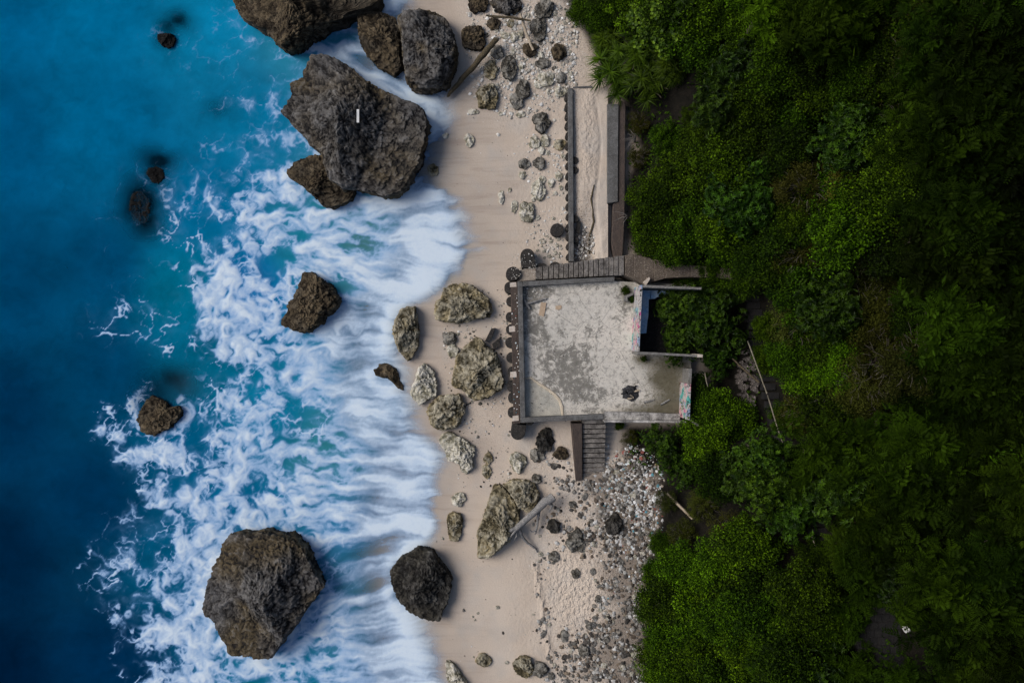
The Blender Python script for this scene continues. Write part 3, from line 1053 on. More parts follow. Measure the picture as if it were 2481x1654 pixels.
# low corner of the ruin at the right end of the terrace
corner = empty('ruin_corner', (at(1660, 1005)[0], at(1660, 1005)[1], F_Z), 'broken corner wall with graffiti and a peeling bench at the right end of the terrace', 'ruin')
slab([(1669, 893), (1677, 893), (1675, 929.5), (1667, 929.5)], W_Z - 0.5, F_Z - 0.05).build('wall', C_WALL, corner, bevel=0.015)
slab([(1667, 930), (1674.5, 930), (1671.5, 1017), (1664, 1017)], W_Z, F_Z - 0.05).build('wall', G2, corner, bevel=0.015)['label'] = 'graffiti covered end wall'
slab([(1464, 1017.5), (1663.5, 1019), (1663.5, 1024.5), (1464, 1023)], F_Z + 0.85, 0.2).build('wall', C_BENCH, corner, bevel=0.02)
slab([(1464, 997), (1560, 999), (1648, 1003), (1648, 1017), (1464, 1016.5)], F_Z + 0.42, F_Z).build('bench', C_BENCH, corner, bevel=0.02)
slab([(1671, 1018), (1675, 1015), (1695, 1029), (1692, 1034)], W_Z - 0.1, W_Z - 0.35).build('beam_stub', C_WALL, corner, bevel=0.02)

# ------------------------------------------------------------------ sand lane between two retaining walls
lane = empty('retaining_wall', (at(1380, 420)[0], at(1380, 420)[1], 0.0), 'long narrow concrete retaining wall edged with round piles beside the sand lane', 'wall')
lwall = slab([(1376, 213), (1388, 213), (1390.5, 633), (1379, 633)], 1.25, -0.2)
lwall = lwall.build('wall', C_PARAPET, lane, bevel=0.03)
for k in range(17):
    py = 232 + 24.4 * k + rnd.uniform(-2, 2)
    pile(1377.5 + 0.008 * (py - 213), py, 9 + rnd.uniform(-0.7, 0.7), 0.98, lwall)
for py in (388, 412, 530, 580):
    pile(1391.5 + 0.006 * (py - 213), py, 8, 1.08, lwall)


def sand_sheet():
    us = np.linspace(1389, 1473, 24)
    vs = np.linspace(212, 640, 110)
    U, V = np.meshgrid(us, vs)
    zz = 1.02 - 0.5 * sstep(500, 600, V) * (1 - sstep(1420, 1460, U)) + 0.03 * fbm(U / 18, V / 30, 1.2, 3) - 0.10 * sstep(1408, 1390, U) * sstep(260, 330, V)
    zz -= 0.06 * np.exp(-((U - (1449 + 6 * np.sin(V / 45))) / 2.5) ** 2) * sstep(230, 270, V)
    k = (CAM_H - zz) / CAM_H / PXM
    X, Y = (U - CX) * k, (CY - V) * k
    h, w = U.shape
    idx = np.arange(h * w).reshape(h, w)
    F = np.stack([idx[1:, :-1], idx[1:, 1:], idx[:-1, 1:], idx[:-1, :-1]], -1).reshape(-1, 4)
    org = np.array([*at(1430, 420)[:2], 0.4])
    me = mesh_np('sand_lane', np.stack([X, Y, zz], -1).reshape(-1, 3) - org, F, True)
    attr(me, 'wet', 0 * U)
    attr(me, 'soil', 0 * U)
    attr(me, 'bed', 0 * U)
    attr(me, 'bank', 0 * U)
    attr(me, 'grit', np.clip(0.25 + 0.8 * sstep(430, 520, V) * (1 - sstep(1420, 1450, U)) + 0.6 * sstep(1410, 1392, U), 0, 1))
    attr(me, 'trample', 0.45 * np.exp(-((U - 1425) / 22) ** 2) * (1 - sstep(420, 500, V)))
    o = obj('sand_lane', me, bpy.data.materials['beach_and_hill_ground'], None, tuple(org))
    tag(o, 'strip of pale trampled sand between the two retaining walls', 'lane', kind='structure')


sand_sheet()
curb = empty('retaining_wall', (at(1495, 400)[0], at(1495, 400)[1], 0.0), 'broad dark concrete kerb between the sand lane and the bushes', 'wall')
slab([(1471.5, 252), (1499, 252), (1497, 489), (1471.5, 492)], 1.32, 0.0).build('slab', C_PARAPET, curb, bevel=0.03)
slab([(1499.5, 245), (1516, 245), (1514, 490), (1512, 560), (1508, 626), (1489, 632), (1482, 590), (1486, 493), (1497.5, 489.5)], 1.2, 0.0).build('edge', C_LEDGE, curb, bevel=0.04)
slab([(1388.5, 210), (1436, 208), (1436, 212.5), (1388.5, 213.5)], 1.1, 0.0).build('cross_beam', C_PARAPET, curb, bevel=0.01)

# ------------------------------------------------------------------ boulders
def polar_outline(pts):
    """pts relative to centre -> theta,r tables, periodic"""
    P = []
    n = len(pts)
    for i in range(n):
        a, b = pts[i], pts[(i + 1) % n]
        for k in range(10):
            t = k / 10
            P.append((a[0] * (1 - t) + b[0] * t, a[1] * (1 - t) + b[1] * t))
    P = np.array(P)
    th = np.arctan2(P[:, 1], P[:, 0])
    r = np.hypot(P[:, 0], P[:, 1])
    o = np.argsort(th)
    th, r = th[o], r[o]
    return np.concatenate([th - 2 * math.pi, th, th + 2 * math.pi]), np.concatenate([r, r, r])


def rock_geo(outline, h, seed, nt=64, ns=22, boxy=0.62, facets=4, rough=1.0, below=0.5, off=(0, 0)):
    rg = np.random.default_rng(seed)
    th_t, r_t = polar_outline(outline)
    th = np.linspace(-math.pi, math.pi, nt, endpoint=False)
    R = np.interp(th, th_t, r_t)
    size = float(R.mean())
    phi = np.linspace(0.0, math.pi / 2, ns + 1)[1:]
    rho = np.sin(phi) ** 0.85
    zz = h * np.cos(phi) ** boxy
    nb = max(3, ns // 5)
    tb = np.linspace(0, 1, nb + 1)[1:]
    rho = np.concatenate([rho, 1 - 0.10 * tb])
    zz = np.concatenate([zz, -below * tb])
    RHO, TH = np.meshgrid(rho, th, indexing='ij')
    ZZ = np.repeat(zz[:, None], nt, 1)
    RR = np.repeat(R[None], len(rho), 0)
    X = RHO * RR * np.cos(TH) + (1 - RHO) * off[0]
    Y = RHO * RR * np.sin(TH) + (1 - RHO) * off[1]
    top = np.array([[off[0], off[1], h]])
    P = np.concatenate([top, np.stack([X, Y, ZZ], -1).reshape(-1, 3)])
    # planar breaks across the top
    for k in range(facets):
        a = rg.uniform(0, 2 * math.pi)
        tilt = rg.uniform(0.25, 1.0)
        d0 = h * rg.uniform(0.62, 0.98)
        lim = d0 - tilt * h / size * (P[:, 0] * math.cos(a) + P[:, 1] * math.sin(a) - 0.15 * size)
        m = P[:, 2] > np.maximum(lim, 0.42 * h)
        P[m, 2] = np.maximum(lim, 0.42 * h)[m] + 0.06 * (P[m, 2] - np.maximum(lim, 0.42 * h)[m])
    o = rg.uniform(0, 90, 3)
    N = np.stack([P[:, 0] / size, P[:, 1] / size, np.maximum(P[:, 2], 0) / h + 0.15], -1)
    N /= np.linalg.norm(N, axis=1)[:, None] + 1e-6
    q = P / size
    disp = 0.055 * fbm(q[:, 0] * 1.5 + o[0], q[:, 1] * 1.5 + o[1], q[:, 2] * 1.5 + o[2], 2)
    disp += 0.022 * ridged(q[:, 0] * 3.4 + o[1], q[:, 1] * 3.4 + o[2], q[:, 2] * 3.4 + o[0], 3)
    f1 = fbm(P[:, 0] * 1.9 + o[2], P[:, 1] * 1.9, P[:, 2] * 1.9, 4, 0.72)
    f2 = ridged(P[:, 0] * 3.1 + o[0], P[:, 1] * 3.1 + o[1], P[:, 2] * 3.1, 2)
    fine = min(0.06, 0.075 * size) * (f1 - 0.45 * np.maximum(f2 - 0.35, 0) * 2)
    cav = np.clip(0.5 + 0.28 * f1 - 0.25 * np.maximum(f2 - 0.5, 0), 0, 1)
    patch = np.clip(0.88 - 0.85 * P[:, 2] / h + 0.45 * fbm(q[:, 0] * 1.3 + o[1], q[:, 1] * 1.3 + o[0], q[:, 2] * 1.3, 3), 0, 1)
    crack = np.abs(fbm(P[:, 0] * 0.75 + o[1], P[:, 1] * 0.75 + o[0], P[:, 2] * 0.75, 3, 0.55))
    cr = sstep(0.07, 0.0, crack) * min(1.0, size / 1.2)
    cav = np.clip(cav - 0.3 * cr - (0.22 * sstep(0.45, 0.05, P[:, 2]) if size > 0.5 else 0), 0, 1)
    fine = fine - 0.05 * cr * min(1, size / 1.5)
    P = P + N * (size * disp * rough + 1.5 * rough * fine)[:, None]
    n_r = len(rho)
    ring = 1 + np.arange(n_r * nt).reshape(n_r, nt)
    A, B = ring[:-1], np.roll(ring[:-1], -1, 1)
    C, D = np.roll(ring[1:], -1, 1), ring[1:]
    quads = np.stack([A, D, C, B], -1).reshape(-1, 4)
    t0 = np.stack([np.zeros(nt, int), ring[0], np.roll(ring[0], -1)], -1)
    tris = np.concatenate([t0, quads[:, [0, 1, 2]], quads[:, [0, 2, 3]]])
    return P, tris, cav, patch


def boulder(name, px, h, mat, label, seed, nt=96, ns=34, group=None, cat='boulder', zoom=None, **kw):
    """px: silhouette in photograph pixels (or zoomed pixels with zoom=(x0,y0,k))"""
    if zoom:
        px = [(zoom[0] + a * zoom[2], zoom[1] + b * zoom[2]) for a, b in px]
    cx = sum(p[0] for p in px) / len(px)
    cy = sum(p[1] for p in px) / len(px)
    zs = 0.35 * h
    bx, by, bz = on(cx, cy)
    bz = min(bz, 3.0) if bz > -0.4 else -0.05
    c = at(cx, cy, bz + zs)
    pts = [at(a, b, bz + zs) for a, b in px]
    rel = [(p[0] - c[0], p[1] - c[1]) for p in pts]
    P, T, cav, patch = rock_geo(rel, h, seed, int(nt * 1.25), int(ns * 1.25), **kw)
    me = mesh_np(name, P, T, True)
    attr(me, 'cavity', cav)
    attr(me, 'patch', patch)
    o = obj(name, me, ROCKM[mat], None, (c[0], c[1], bz))
    return tag(o, label, cat, group)


ZA = (540, 0, 0.3444)
ZB = (620, 360, 0.3445)
ZC = (900, 660, 0.3318)
ZD = (960, 1040, 0.3915)
ZE = (180, 1200, 0.3912)
ZF = (180, 840, 0.2934)
ZG = (1020, 0, 0.3444)
boulder('sea_boulder', [(70, 0), (100, 70), (150, 130), (210, 165), (260, 200), (310, 215), (320, 250), (380, 300), (440, 350), (500, 345), (560, 310), (610, 255), (700, 215), (770, 165), (850, 150), (880, 110), (960, 80), (1050, 60), (1120, 0), (1000, -230), (600, -330), (220, -260), (90, -130)], 3.6, 'brown', 'huge brown boulder cut off by the top edge of the picture', 1, 200, 70, zoom=ZA, facets=8)
boulder('sea_boulder', [(950, 130), (960, 90), (1050, 75), (1130, 90), (1225, 130), (1250, 250), (1270, 400), (1275, 480), (1210, 540), (1140, 500), (1080, 470), (1030, 400), (970, 330), (950, 230)], 2.0, 'brown', 'brown boulder on the left of the touching pair near the top', 2, 130, 46, zoom=ZA)
boulder('sea_boulder', [(1232, 150), (1270, 80), (1350, 75), (1480, 85), (1560, 120), (1600, 190), (1640, 290), (1650, 400), (1640, 470), (1580, 590), (1500, 630), (1400, 645), (1320, 610), (1285, 540), (1278, 470), (1255, 260)], 2.6, 'dark', 'tall dark boulder on the right of the touching pair near the top', 3, 150, 52, zoom=ZA)
boulder('sea_boulder', [(630, 405), (700, 400), (790, 415), (900, 475), (960, 530), (1050, 590), (1140, 655), (1200, 670), (1290, 720), (1390, 770), (1430, 850), (1410, 940), (1385, 1050), (1370, 1150), (1320, 1230), (1290, 1310), (1220, 1365), (1130, 1375), (1060, 1350), (960, 1335), (920, 1320), (850, 1330), (790, 1290), (750, 1240), (720, 1150), (690, 1080), (620, 1030), (580, 970), (510, 900), (475, 860), (425, 795), (460, 740), (490, 670), (485, 600), (550, 560), (560, 490), (620, 440)], 3.6, 'dark', 'largest dark grey boulder with a white strip lying on top', 4, 260, 90, zoom=ZA, facets=8, boxy=0.45)
boulder('sea_boulder', [(445, 1210), (480, 1170), (540, 1110), (600, 1100), (700, 1085), (800, 1200), (860, 1280), (935, 1345), (920, 1400), (850, 1440), (770, 1465), (700, 1440), (650, 1390), (570, 1320), (500, 1270), (460, 1245)], 1.7, 'brown', 'smaller brown boulder leaning under the largest dark boulder', 5, 130, 44, zoom=ZA)
boulder('sea_boulder', [(330, 870), (400, 870), (440, 900), (520, 950), (550, 1000), (590, 1050), (580, 1110), (520, 1170), (450, 1240), (370, 1290), (300, 1295), (240, 1260), (180, 1235), (175, 1205), (210, 1160), (215, 1090), (260, 1050), (290, 990), (320, 930)], 1.5, 'brown', 'brown boulder standing alone in the white foam at mid height', 6, 140, 48, zoom=ZB)
boulder('sea_boulder', [(970, 255), (1040, 245), (1100, 250), (1200, 235), (1280, 245), (1360, 270), (1430, 330), (1460, 400), (1490, 480), (1540, 560), (1500, 610), (1450, 660), (1410, 720), (1390, 780), (1300, 890), (1270, 950), (1210, 1010), (1130, 1005), (1050, 985), (975, 975), (940, 900), (880, 810), (825, 740), (805, 690), (820, 590), (860, 490), (890, 410), (930, 310)], 3.2, 'dark', 'big rounded grey brown boulder in the surf near the bottom', 7, 240, 84, zoom=ZE, facets=7, boxy=0.45)
boulder('sea_boulder', [(520, 590), (540, 530), (590, 450), (640, 400), (720, 420), (800, 500), (860, 480), (900, 530), (880, 590), (800, 660), (720, 700), (660, 730), (590, 720), (545, 690)], 0.8, 'brown', 'wet dark rock farthest out at the left with foam breaking over it', 8, 100, 34, zoom=ZF)
boulder('sea_boulder', [(380, 84), (400, 80), (418, 84), (426, 98), (420, 114), (404, 118), (390, 110), (382, 98)], 0.55, 'wet', 'small black rock poking out of the blue water at upper left', 9, 60, 20)
boulder('sea_boulder', [(358, 408), (378, 402), (396, 412), (398, 432), (384, 446), (366, 440), (356, 424)], 0.3, 'wet', 'half drowned black rock at left, upper of the two', 10, 60, 20)
boulder('sea_boulder', [(320, 470), (345, 462), (362, 480), (366, 510), (355, 540), (336, 548), (318, 530), (312, 498)], 0.08, 'wet', 'half drowned black rock at left, lower of the two', 11, 60, 20)
boulder('beach_boulder', [(1255, 1075), (1300, 1050), (1320, 980), (1380, 945), (1450, 950), (1530, 960), (1600, 1020), (1650, 1080), (1665, 1140), (1640, 1190), (1560, 1200), (1480, 1215), (1420, 1230), (1330, 1215), (1265, 1205), (1255, 1140)], 1.3, 'olive', 'broad olive limestone boulder left of the terrace corner', 12, 130, 46, zoom=ZB)
boulder('beach_boulder', [(1020, 1130), (1060, 1105), (1125, 1100), (1140, 1200), (1150, 1300), (1140, 1400), (1100, 1470), (1060, 1495), (1020, 1450), (980, 1370), (960, 1280), (975, 1210), (1000, 1160)], 1.2, 'olive', 'narrow upright olive boulder at the edge of the foam', 13, 100, 38, zoom=ZB)
boulder('beach_boulder', [(10, 710), (60, 670), (110, 660), (170, 690), (200, 740), (210, 790), (240, 830), (235, 865), (190, 840), (140, 790), (80, 770), (30, 755)], 0.7, 'brown', 'small brown rock with a tail lying in the foam', 14, 80, 28, zoom=ZC)
boulder('beach_boulder', [(290, 860), (320, 770), (350, 680), (380, 660), (420, 690), (460, 720), (475, 790), (470, 900), (430, 930), (350, 965), (300, 920)], 0.9, 'pale', 'upright cream limestone rock between foam and sand', 15, 100, 36, zoom=ZC)
boulder('beach_boulder', [(590, 780), (600, 720), (630, 600), (700, 530), (760, 470), (810, 490), (850, 550), (910, 590), (940, 680), (965, 790), (950, 850), (900, 880), (850, 920), (780, 930), (720, 910), (690, 870), (620, 840), (585, 825)], 1.7, 'olive', 'biggest olive boulder standing next to the terrace ledge', 16, 150, 52, zoom=ZC)
boulder('beach_boulder', [(405, 1010), (430, 960), (480, 910), (560, 890), (640, 880), (660, 930), (690, 990), (670, 1050), (620, 1130), (520, 1165), (440, 1120), (420, 1060)], 1.0, 'olive', 'squat olive boulder below the cream rock', 17, 110, 40, zoom=ZC)
boulder('beach_boulder', [(485, 1220), (520, 1180), (570, 1155), (620, 1190), (700, 1230), (750, 1270), (765, 1300), (740, 1350), (745, 1420), (700, 1470), (655, 1460), (640, 1400), (600, 1385), (560, 1370), (530, 1300)], 0.8, 'pale', 'jagged cream limestone rock under the squat olive boulder', 18, 110, 40, zoom=ZC)
boulder('beach_boulder', [(1955, 470), (1960, 540), (2010, 640), (2060, 700), (2200, 775), (2270, 770), (2280, 720), (2310, 660), (2340, 510), (2290, 440), (2220, 340), (2130, 320), (2060, 370), (1990, 410)], 1.8, 'black', 'dark boulder on the wet sand at the foam edge near the bottom', 19, 150, 52, zoom=ZE, boxy=0.42, facets=6)
boulder('beach_boulder', [(600, 360), (640, 345), (690, 380), (720, 430), (760, 490), (770, 560), (740, 620), (700, 690), (660, 730), (600, 780), (560, 800), (510, 795), (500, 720), (500, 640), (530, 570), (560, 480), (580, 400)], 1.5, 'olive', 'long olive boulder under the end of the driftwood trunk', 20, 140, 50, zoom=ZD)
boulder('beach_boulder', [(655, 340), (720, 310), (800, 315), (860, 340), (885, 390), (880, 460), (850, 500), (800, 510), (755, 490), (720, 420), (690, 380)], 1.0, 'olive', 'round olive boulder with a pale sandy hollow behind the driftwood trunk', 21, 110, 38, zoom=ZD)
boulder('beach_boulder', [(320, 530), (350, 510), (400, 520), (415, 560), (405, 640), (380, 690), (330, 680), (315, 620), (310, 560)], 0.6, 'olive', 'small upright yellowish rock alone on wet sand', 22, 70, 26, zoom=ZD)
boulder('beach_boulder', [(305, 1430), (350, 1440), (400, 1510), (440, 1568), (430, 1640), (340, 1650), (310, 1540)], 0.6, 'pale', 'pale ragged rock at the bottom edge beside the foam', 23, 80, 28, zoom=ZD)


def blob(cx, cy, rx, ry, rot, seed, n=13):
    rg = random.Random(seed)
    out = []
    for k in range(n):
        a = 2 * math.pi * k / n
        f = rg.uniform(0.8, 1.12)
        x, y = rx * math.cos(a) * f, ry * math.sin(a) * f
        out.append((cx + x * math.cos(rot) - y * math.sin(rot), cy + x * math.sin(rot) + y * math.cos(rot)))
    return out


def erock(zoom, cx, cy, rx, ry, mat, label, h=None, cat='rock', group=None, rot=0.0):
    k = zoom[2]
    x, y = zoom[0] + cx * k, zoom[1] + cy * k
    a, b = rx * k, ry * k
    s = int(x * 7 + y * 13)
    h = h or 0.62 * min(a, b) / PXM * 1.5
    big = max(a, b)
    nt = 80 if big > 25 else (44 if big > 12 else 28)
    return boulder('rock', blob(x, y, a, b, rot, s), h, mat, label, s, nt, nt // 3, group=group, cat=cat)


UP = [(370, 270, 95, 100, 'brown', 'brown rock with a pointed left end above the leaning log'), (400, 30, 85, 65, 'brown', 'brown rock at the top edge left of the dark slab'),
      (600, 30, 125, 75, 'dark', 'large dark slab rock at the top edge of the beach'), (870, 60, 72, 75, 'grey', 'grey rock at the top edge beside the white rubble'),
      (830, 200, 60, 80, 'grey', 'grey slab right of the white stick near the top'), (490, 490, 50, 75, 'olive', 'mossy brown rock below the leaning log'),
      (620, 480, 65, 88, 'grey', 'dark grey rock at the centre of the upper rock cluster'), (715, 630, 58, 78, 'grey', 'upper of the two leaning grey rocks below the cluster'),
      (675, 712, 48, 66, 'grey', 'lower of the two leaning grey rocks below the cluster'), (470, 680, 88, 100, 'olive', 'big brown green rock standing apart below the upper cluster'),
      (535, 370, 52, 50, 'grey', 'spotted rock at the right of the leaning log'), (770, 350, 55, 52, 'brown', 'brown rock at the foot of the white stick'),
      (970, 365, 60, 60, 'brown', 'rough brown rock below the white rubble near the bushes'), (855, 445, 58, 40, 'grey', 'flat grey rock half sunk in sand below the white stick'),
      (880, 555, 62, 50, 'pale', 'largest white coral lump below the upper rocks'), (985, 548, 40, 40, 'grey', 'dark pitted rock right of the white coral lump'),
      (850, 860, 66, 80, 'grey', 'pocked grey coral boulder on the sand left of the lane'), (340, 985, 36, 50, 'pale', 'pale green rock half buried in wet sand at upper beach'),
      (980, 1020, 46, 40, 'olive', 'brownish rock touching the lane wall'), (725, 1150, 46, 40, 'grey', 'left of two grey coral lumps side by side above the cream rocks'),
      (830, 1150, 46, 50, 'grey', 'right of two grey coral lumps side by side above the cream rocks'), (825, 1340, 52, 76, 'pale', 'cream rock standing above the larger cream rock by the lane'),
      (745, 1495, 60, 82, 'pale', 'largest cream rock left of the lane wall'), (85, 1195, 40, 46, 'olive', 'small dark green rock in the wash right of the largest boulder'),
      (980, 645, 44, 40, 'pale', 'white wedge rock at the upper end of the lane wall'), (510, 165, 52, 45, 'brown', 'brown rock under the dark slab at the top'),
      (630, 165, 26, 30, 'olive', 'small yellowish rock under the dark slab'), (590, 250, 34, 28, 'pale', 'small white rock right of the log end')]
for (cx, cy, rx, ry, mt, lb) in UP:
    erock(ZG, cx, cy, rx, ry, mt, lb)
LUMPS = [(565, 1385, 22, 50), (655, 1450, 26, 50), (970, 1240, 28, 40), (715, 1230, 28, 30), (850, 1270, 26, 36), (915, 1290, 24, 30), (830, 595, 42, 26), (900, 645, 22, 22), (800, 1000, 42, 45), (870, 990, 36, 46), (850, 1060, 26, 30),
                         (655, 260, 32, 40), (700, 245, 25, 38), (700, 805, 38, 26), (535, 610, 20, 22), (625, 1335, 14, 20), (985, 1320, 16, 20), (945, 1360, 16, 16), (890, 1075, 16, 20), (370, 785, 45, 22), (790, 1400, 18, 22), (820, 1530, 18, 22), (930, 1535, 16, 14), (845, 385, 24, 26), (650, 355, 18, 28), (705, 470, 22, 32), (1000, 1100, 16, 16), (175, 955, 26, 20), (560, 800, 20, 16)]
TENS = 'first second third fourth fifth sixth seventh eighth ninth tenth eleventh twelfth thirteenth fourteenth fifteenth sixteenth seventeenth eighteenth nineteenth twentieth twenty-first twenty-second twenty-third twenty-fourth twenty-fifth twenty-sixth twenty-seventh twenty-eighth twenty-ninth thirtieth'.split()
for k, (cx, cy, rx, ry) in enumerate(sorted(LUMPS, key=lambda t: t[1])):
    erock(ZG, cx, cy, rx, ry, 'pale', 'pale coral lump on the sand left of the lane wall, ' + TENS[k] + ' from the top', group='pale coral lumps along the lane')
LOW = [(ZC, 570, 480, 60, 55, 'grey', 'pale grey rock touching the biggest olive boulder, upper of two'), (ZC, 592, 572, 46, 58, 'pale', 'whitish rock touching the biggest olive boulder, lower of two'),
       (ZC, 850, 1352, 38, 48, 'olive', 'small olive rock right of the jagged cream rock, upper of two'), (ZC, 842, 1455, 36, 58, 'olive', 'small olive rock right of the jagged cream rock, lower of two'),
       (ZC, 1070, 1385, 68, 80, 'pale', 'lumpy cream rock below the dark end of the terrace'), (ZD, 870, 160, 48, 45, 'grey', 'spotted grey rock below the black rock at the stairs'),
       (ZD, 922, 70, 60, 78, 'black', 'black rock left of the lower stairs'), (ZD, 1020, 150, 50, 46, 'brown', 'brown rock against the lower stairs side wall'),
       (ZD, 388, 430, 48, 45, 'pale', 'small spiky tan rock on wet sand above the yellowish rock'), (ZD, 540, 1425, 50, 46, 'olive', 'small rough rock alone near the bottom of the beach'),
       (ZD, 790, 1470, 66, 70, 'olive', 'flat greenish rock at the bottom of the beach, left of two'), (ZD, 890, 1485, 58, 52, 'grey', 'flat greyish rock at the bottom of the beach, right of two'),
       (ZD, 975, 600, 46, 46, 'black', 'dark angular rock right of the driftwood roots'), (ZD, 1110, 690, 60, 76, 'grey', 'large grey block in the cobble bank'),
       (ZD, 1350, 590, 56, 70, 'black', 'dark block among the litter below the lower stairs'), (ZD, 865, 305, 34, 34, 'grey', 'grey rock behind the round olive boulder'),
       (ZD, 1112, 895, 30, 32, 'grey', 'grey rock at the top of the trampled sand'), (ZD, 975, 785, 34, 38, 'grey', 'grey rock below the driftwood on the sand'),
       (ZD, 1200, 1215, 30, 30, 'grey', 'rounded grey rock at the foot of the trampled sand'), (ZD, 1040, 1275, 28, 42, 'grey', 'grey rock left of the cobble bank near the bottom'),
       (ZD, 1165, 1370, 42, 42, 'grey', 'dark grey rock in the cobble bank near the bottom')]
for (zz, cx, cy, rx, ry, mt, lb) in LOW:
    erock(zz, cx, cy, rx, ry, mt, lb)

# ------------------------------------------------------------------ driftwood, poles and things left on the beach
def on_np(px, py, dz=0.0):
    z = np.full(len(px), 0.5)
    for _ in range(7):
        k = (CAM_H - z) / CAM_H / PXM
        z = ground((px - CX) * k, (CY - py) * k) + dz
    k = (CAM_H - z) / CAM_H / PXM
    return np.stack([(px - CX) * k, (CY - py) * k, z], -1)


def surf(o, px, py):
    """height of a boulder's upper surface under a photograph pixel"""
    co = np.empty(len(o.data.vertices) * 3, np.float32)
    o.data.vertices.foreach_get('co', co)
    co = co.reshape(-1, 3) + np.array(o.location)
    k = (CAM_H - co[:, 2]) / CAM_H / PXM
    d = np.hypot(co[:, 0] / k + CX - px, CY - co[:, 1] / k - py)
    i = np.argsort(d)[:6]
    return float(co[i, 2].max())


def crooked(pts, rads, seed, sub=4, wob=0.03):
    rg = random.Random(seed)
    P, R = [], []
    for i in range(len(pts) - 1):
        a, b = Vector(pts[i]), Vector(pts[i + 1])
        for k in range(sub):
            t = k / sub
            p = a.lerp(b, t)
            P.append(p + Vector((rg.uniform(-wob, wob), rg.uniform(-wob, wob), rg.uniform(-wob, wob) * 0.5)))
            R.append((rads[i] * (1 - t) + rads[i + 1] * t) * rg.uniform(0.9, 1.1))
    P.append(Vector(pts[-1]))
    R.append(rads[-1])
    return P, R


def stick(name, px_pts, rads, zs, mat, label, cat, seed, wob=0.03, seg=8, parent=None):
    pts = [at(p[0], p[1], z) for p, z in zip(px_pts, zs)]
    P, R = crooked(pts, rads, seed, wob=wob)
    o = MB().tube(P, R, seg).build(name, mat, parent, smooth=True)
    if label:
        tag(o, label, cat)
    return o


dw = empty('driftwood', at(1285, 1250, 0.4), 'large bleached driftwood trunk with forked roots lying on the boulders', 'driftwood')
stick('trunk', [(1342, 1203), (1322, 1214), (1298, 1238), (1270, 1262), (1252, 1279), (1232, 1287)], [0.26, 0.27, 0.22, 0.19, 0.17, 0.07], [1.25, 1.25, 1.15, 1.1, 1.15, 1.3], W_GREY, None, None, 1, 0.02, 10, dw)
stick('branch', [(1306, 1228), (1304, 1248), (1302, 1270), (1296, 1294)], [0.13, 0.09, 0.07, 0.05], [1.05, 0.95, 0.8, 0.65], W_GREY, None, None, 2, 0.02, 8, dw)
stick('branch', [(1300, 1282), (1290, 1288), (1284, 1284)], [0.06, 0.05, 0.03], [0.75, 0.75, 0.8], W_GREY, None, None, 3, 0.02, 7, dw)
stick('branch', [(1256, 1276), (1266, 1302), (1282, 1318), (1298, 1328), (1302, 1338)], [0.12, 0.09, 0.075, 0.06, 0.03], [1.0, 0.8, 0.62, 0.5, 0.45], W_GREY, None, None, 4, 0.02, 8, dw)
stick('root', [(1254, 1278), (1240, 1296), (1230, 1308)], [0.11, 0.06, 0.025], [1.2, 1.3, 1.35], W_GREY, None, None, 5, 0.02, 7, dw)
stick('root', [(1248, 1282), (1252, 1296), (1246, 1310)], [0.08, 0.05, 0.02], [1.1, 1.15, 1.2], W_GREY, None, None, 6, 0.02, 7, dw)
stick('root', [(1330, 1208), (1336, 1226), (1330, 1240)], [0.14, 0.08, 0.03], [1.2, 1.15, 1.1], W_GREY, None, None, 7, 0.02, 7, dw)
stick('log', [(1203, 96), (1180, 122), (1150, 158), (1118, 194), (1090, 226), (1084, 236)], [0.17, 0.18, 0.17, 0.15, 0.12, 0.05], [1.0, 0.95, 0.8, 0.6, 0.4, 0.3], W_BROWN, 'straight brown log leaning from the upper rocks towards the water', 'log', 8)
stick('stick', [(1261, 33), (1268, 60), (1280, 92), (1292, 122)], [0.07, 0.085, 0.09, 0.07], [1.0, 0.95, 0.85, 0.75], W_PALE, 'pale stick lying across the upper rocks', 'stick', 9)
stick('stick', [(1439, 448), (1432, 480), (1439, 537), (1426, 581), (1428, 616)], [0.03, 0.05, 0.06, 0.06, 0.035], [1.06, 1.05, 0.95, 0.7, 0.62], W_BROWN, 'long thin curved branch lying in the sand lane', 'stick', 10, 0.015, 6)
stick('stick', [(1394, 592), (1420, 603), (1452, 622)], [0.035, 0.05, 0.03], [0.62, 0.62, 0.85], W_BROWN, 'short brown branch at the lower end of the sand lane', 'stick', 11, 0.015, 6)
stick('stick', [(1178, 38), (1215, 42), (1250, 44), (1286, 50)], [0.05, 0.08, 0.08, 0.05], [1.15, 1.2, 1.2, 1.1], W_BROWN, 'reddish brown branch under the dark slab at the top', 'stick', 12)
stick('wood_plank', [(1616, 1194), (1646, 1224), (1678, 1256)], [0.085, 0.085, 0.08], [1.85, 2.1, 2.35], W_PALE, 'pale wooden pole at the edge of the litter beside the bushes', 'pole', 13, 0.005, 4)
stick('bamboo_pole', [(1812, 826), (1839, 900), (1858, 953)], [0.036, 0.036, 0.036], [5.4, 5.3, 5.2], W_BAMBOO, 'pale bamboo rail beside the hillside steps, upper one', 'pole', 14, 0.01, 6)
stick('bamboo_pole', [(1859, 956), (1880, 1025), (1898, 1078), (1916, 1134)], [0.036, 0.036, 0.036, 0.036], [5.4, 5.4, 5.4, 5.3], W_BAMBOO, 'pale bamboo rail beside the hillside steps, middle one', 'pole', 15, 0.01, 6)
stick('bamboo_pole', [(1964, 1290), (1978, 1328), (1979, 1400), (1979, 1490)], [0.036, 0.036, 0.036, 0.036], [6.9, 6.9, 6.9, 6.8], W_BAMBOO, 'pale bamboo rail beside the hillside steps, lowest one', 'pole', 16, 0.01, 6)
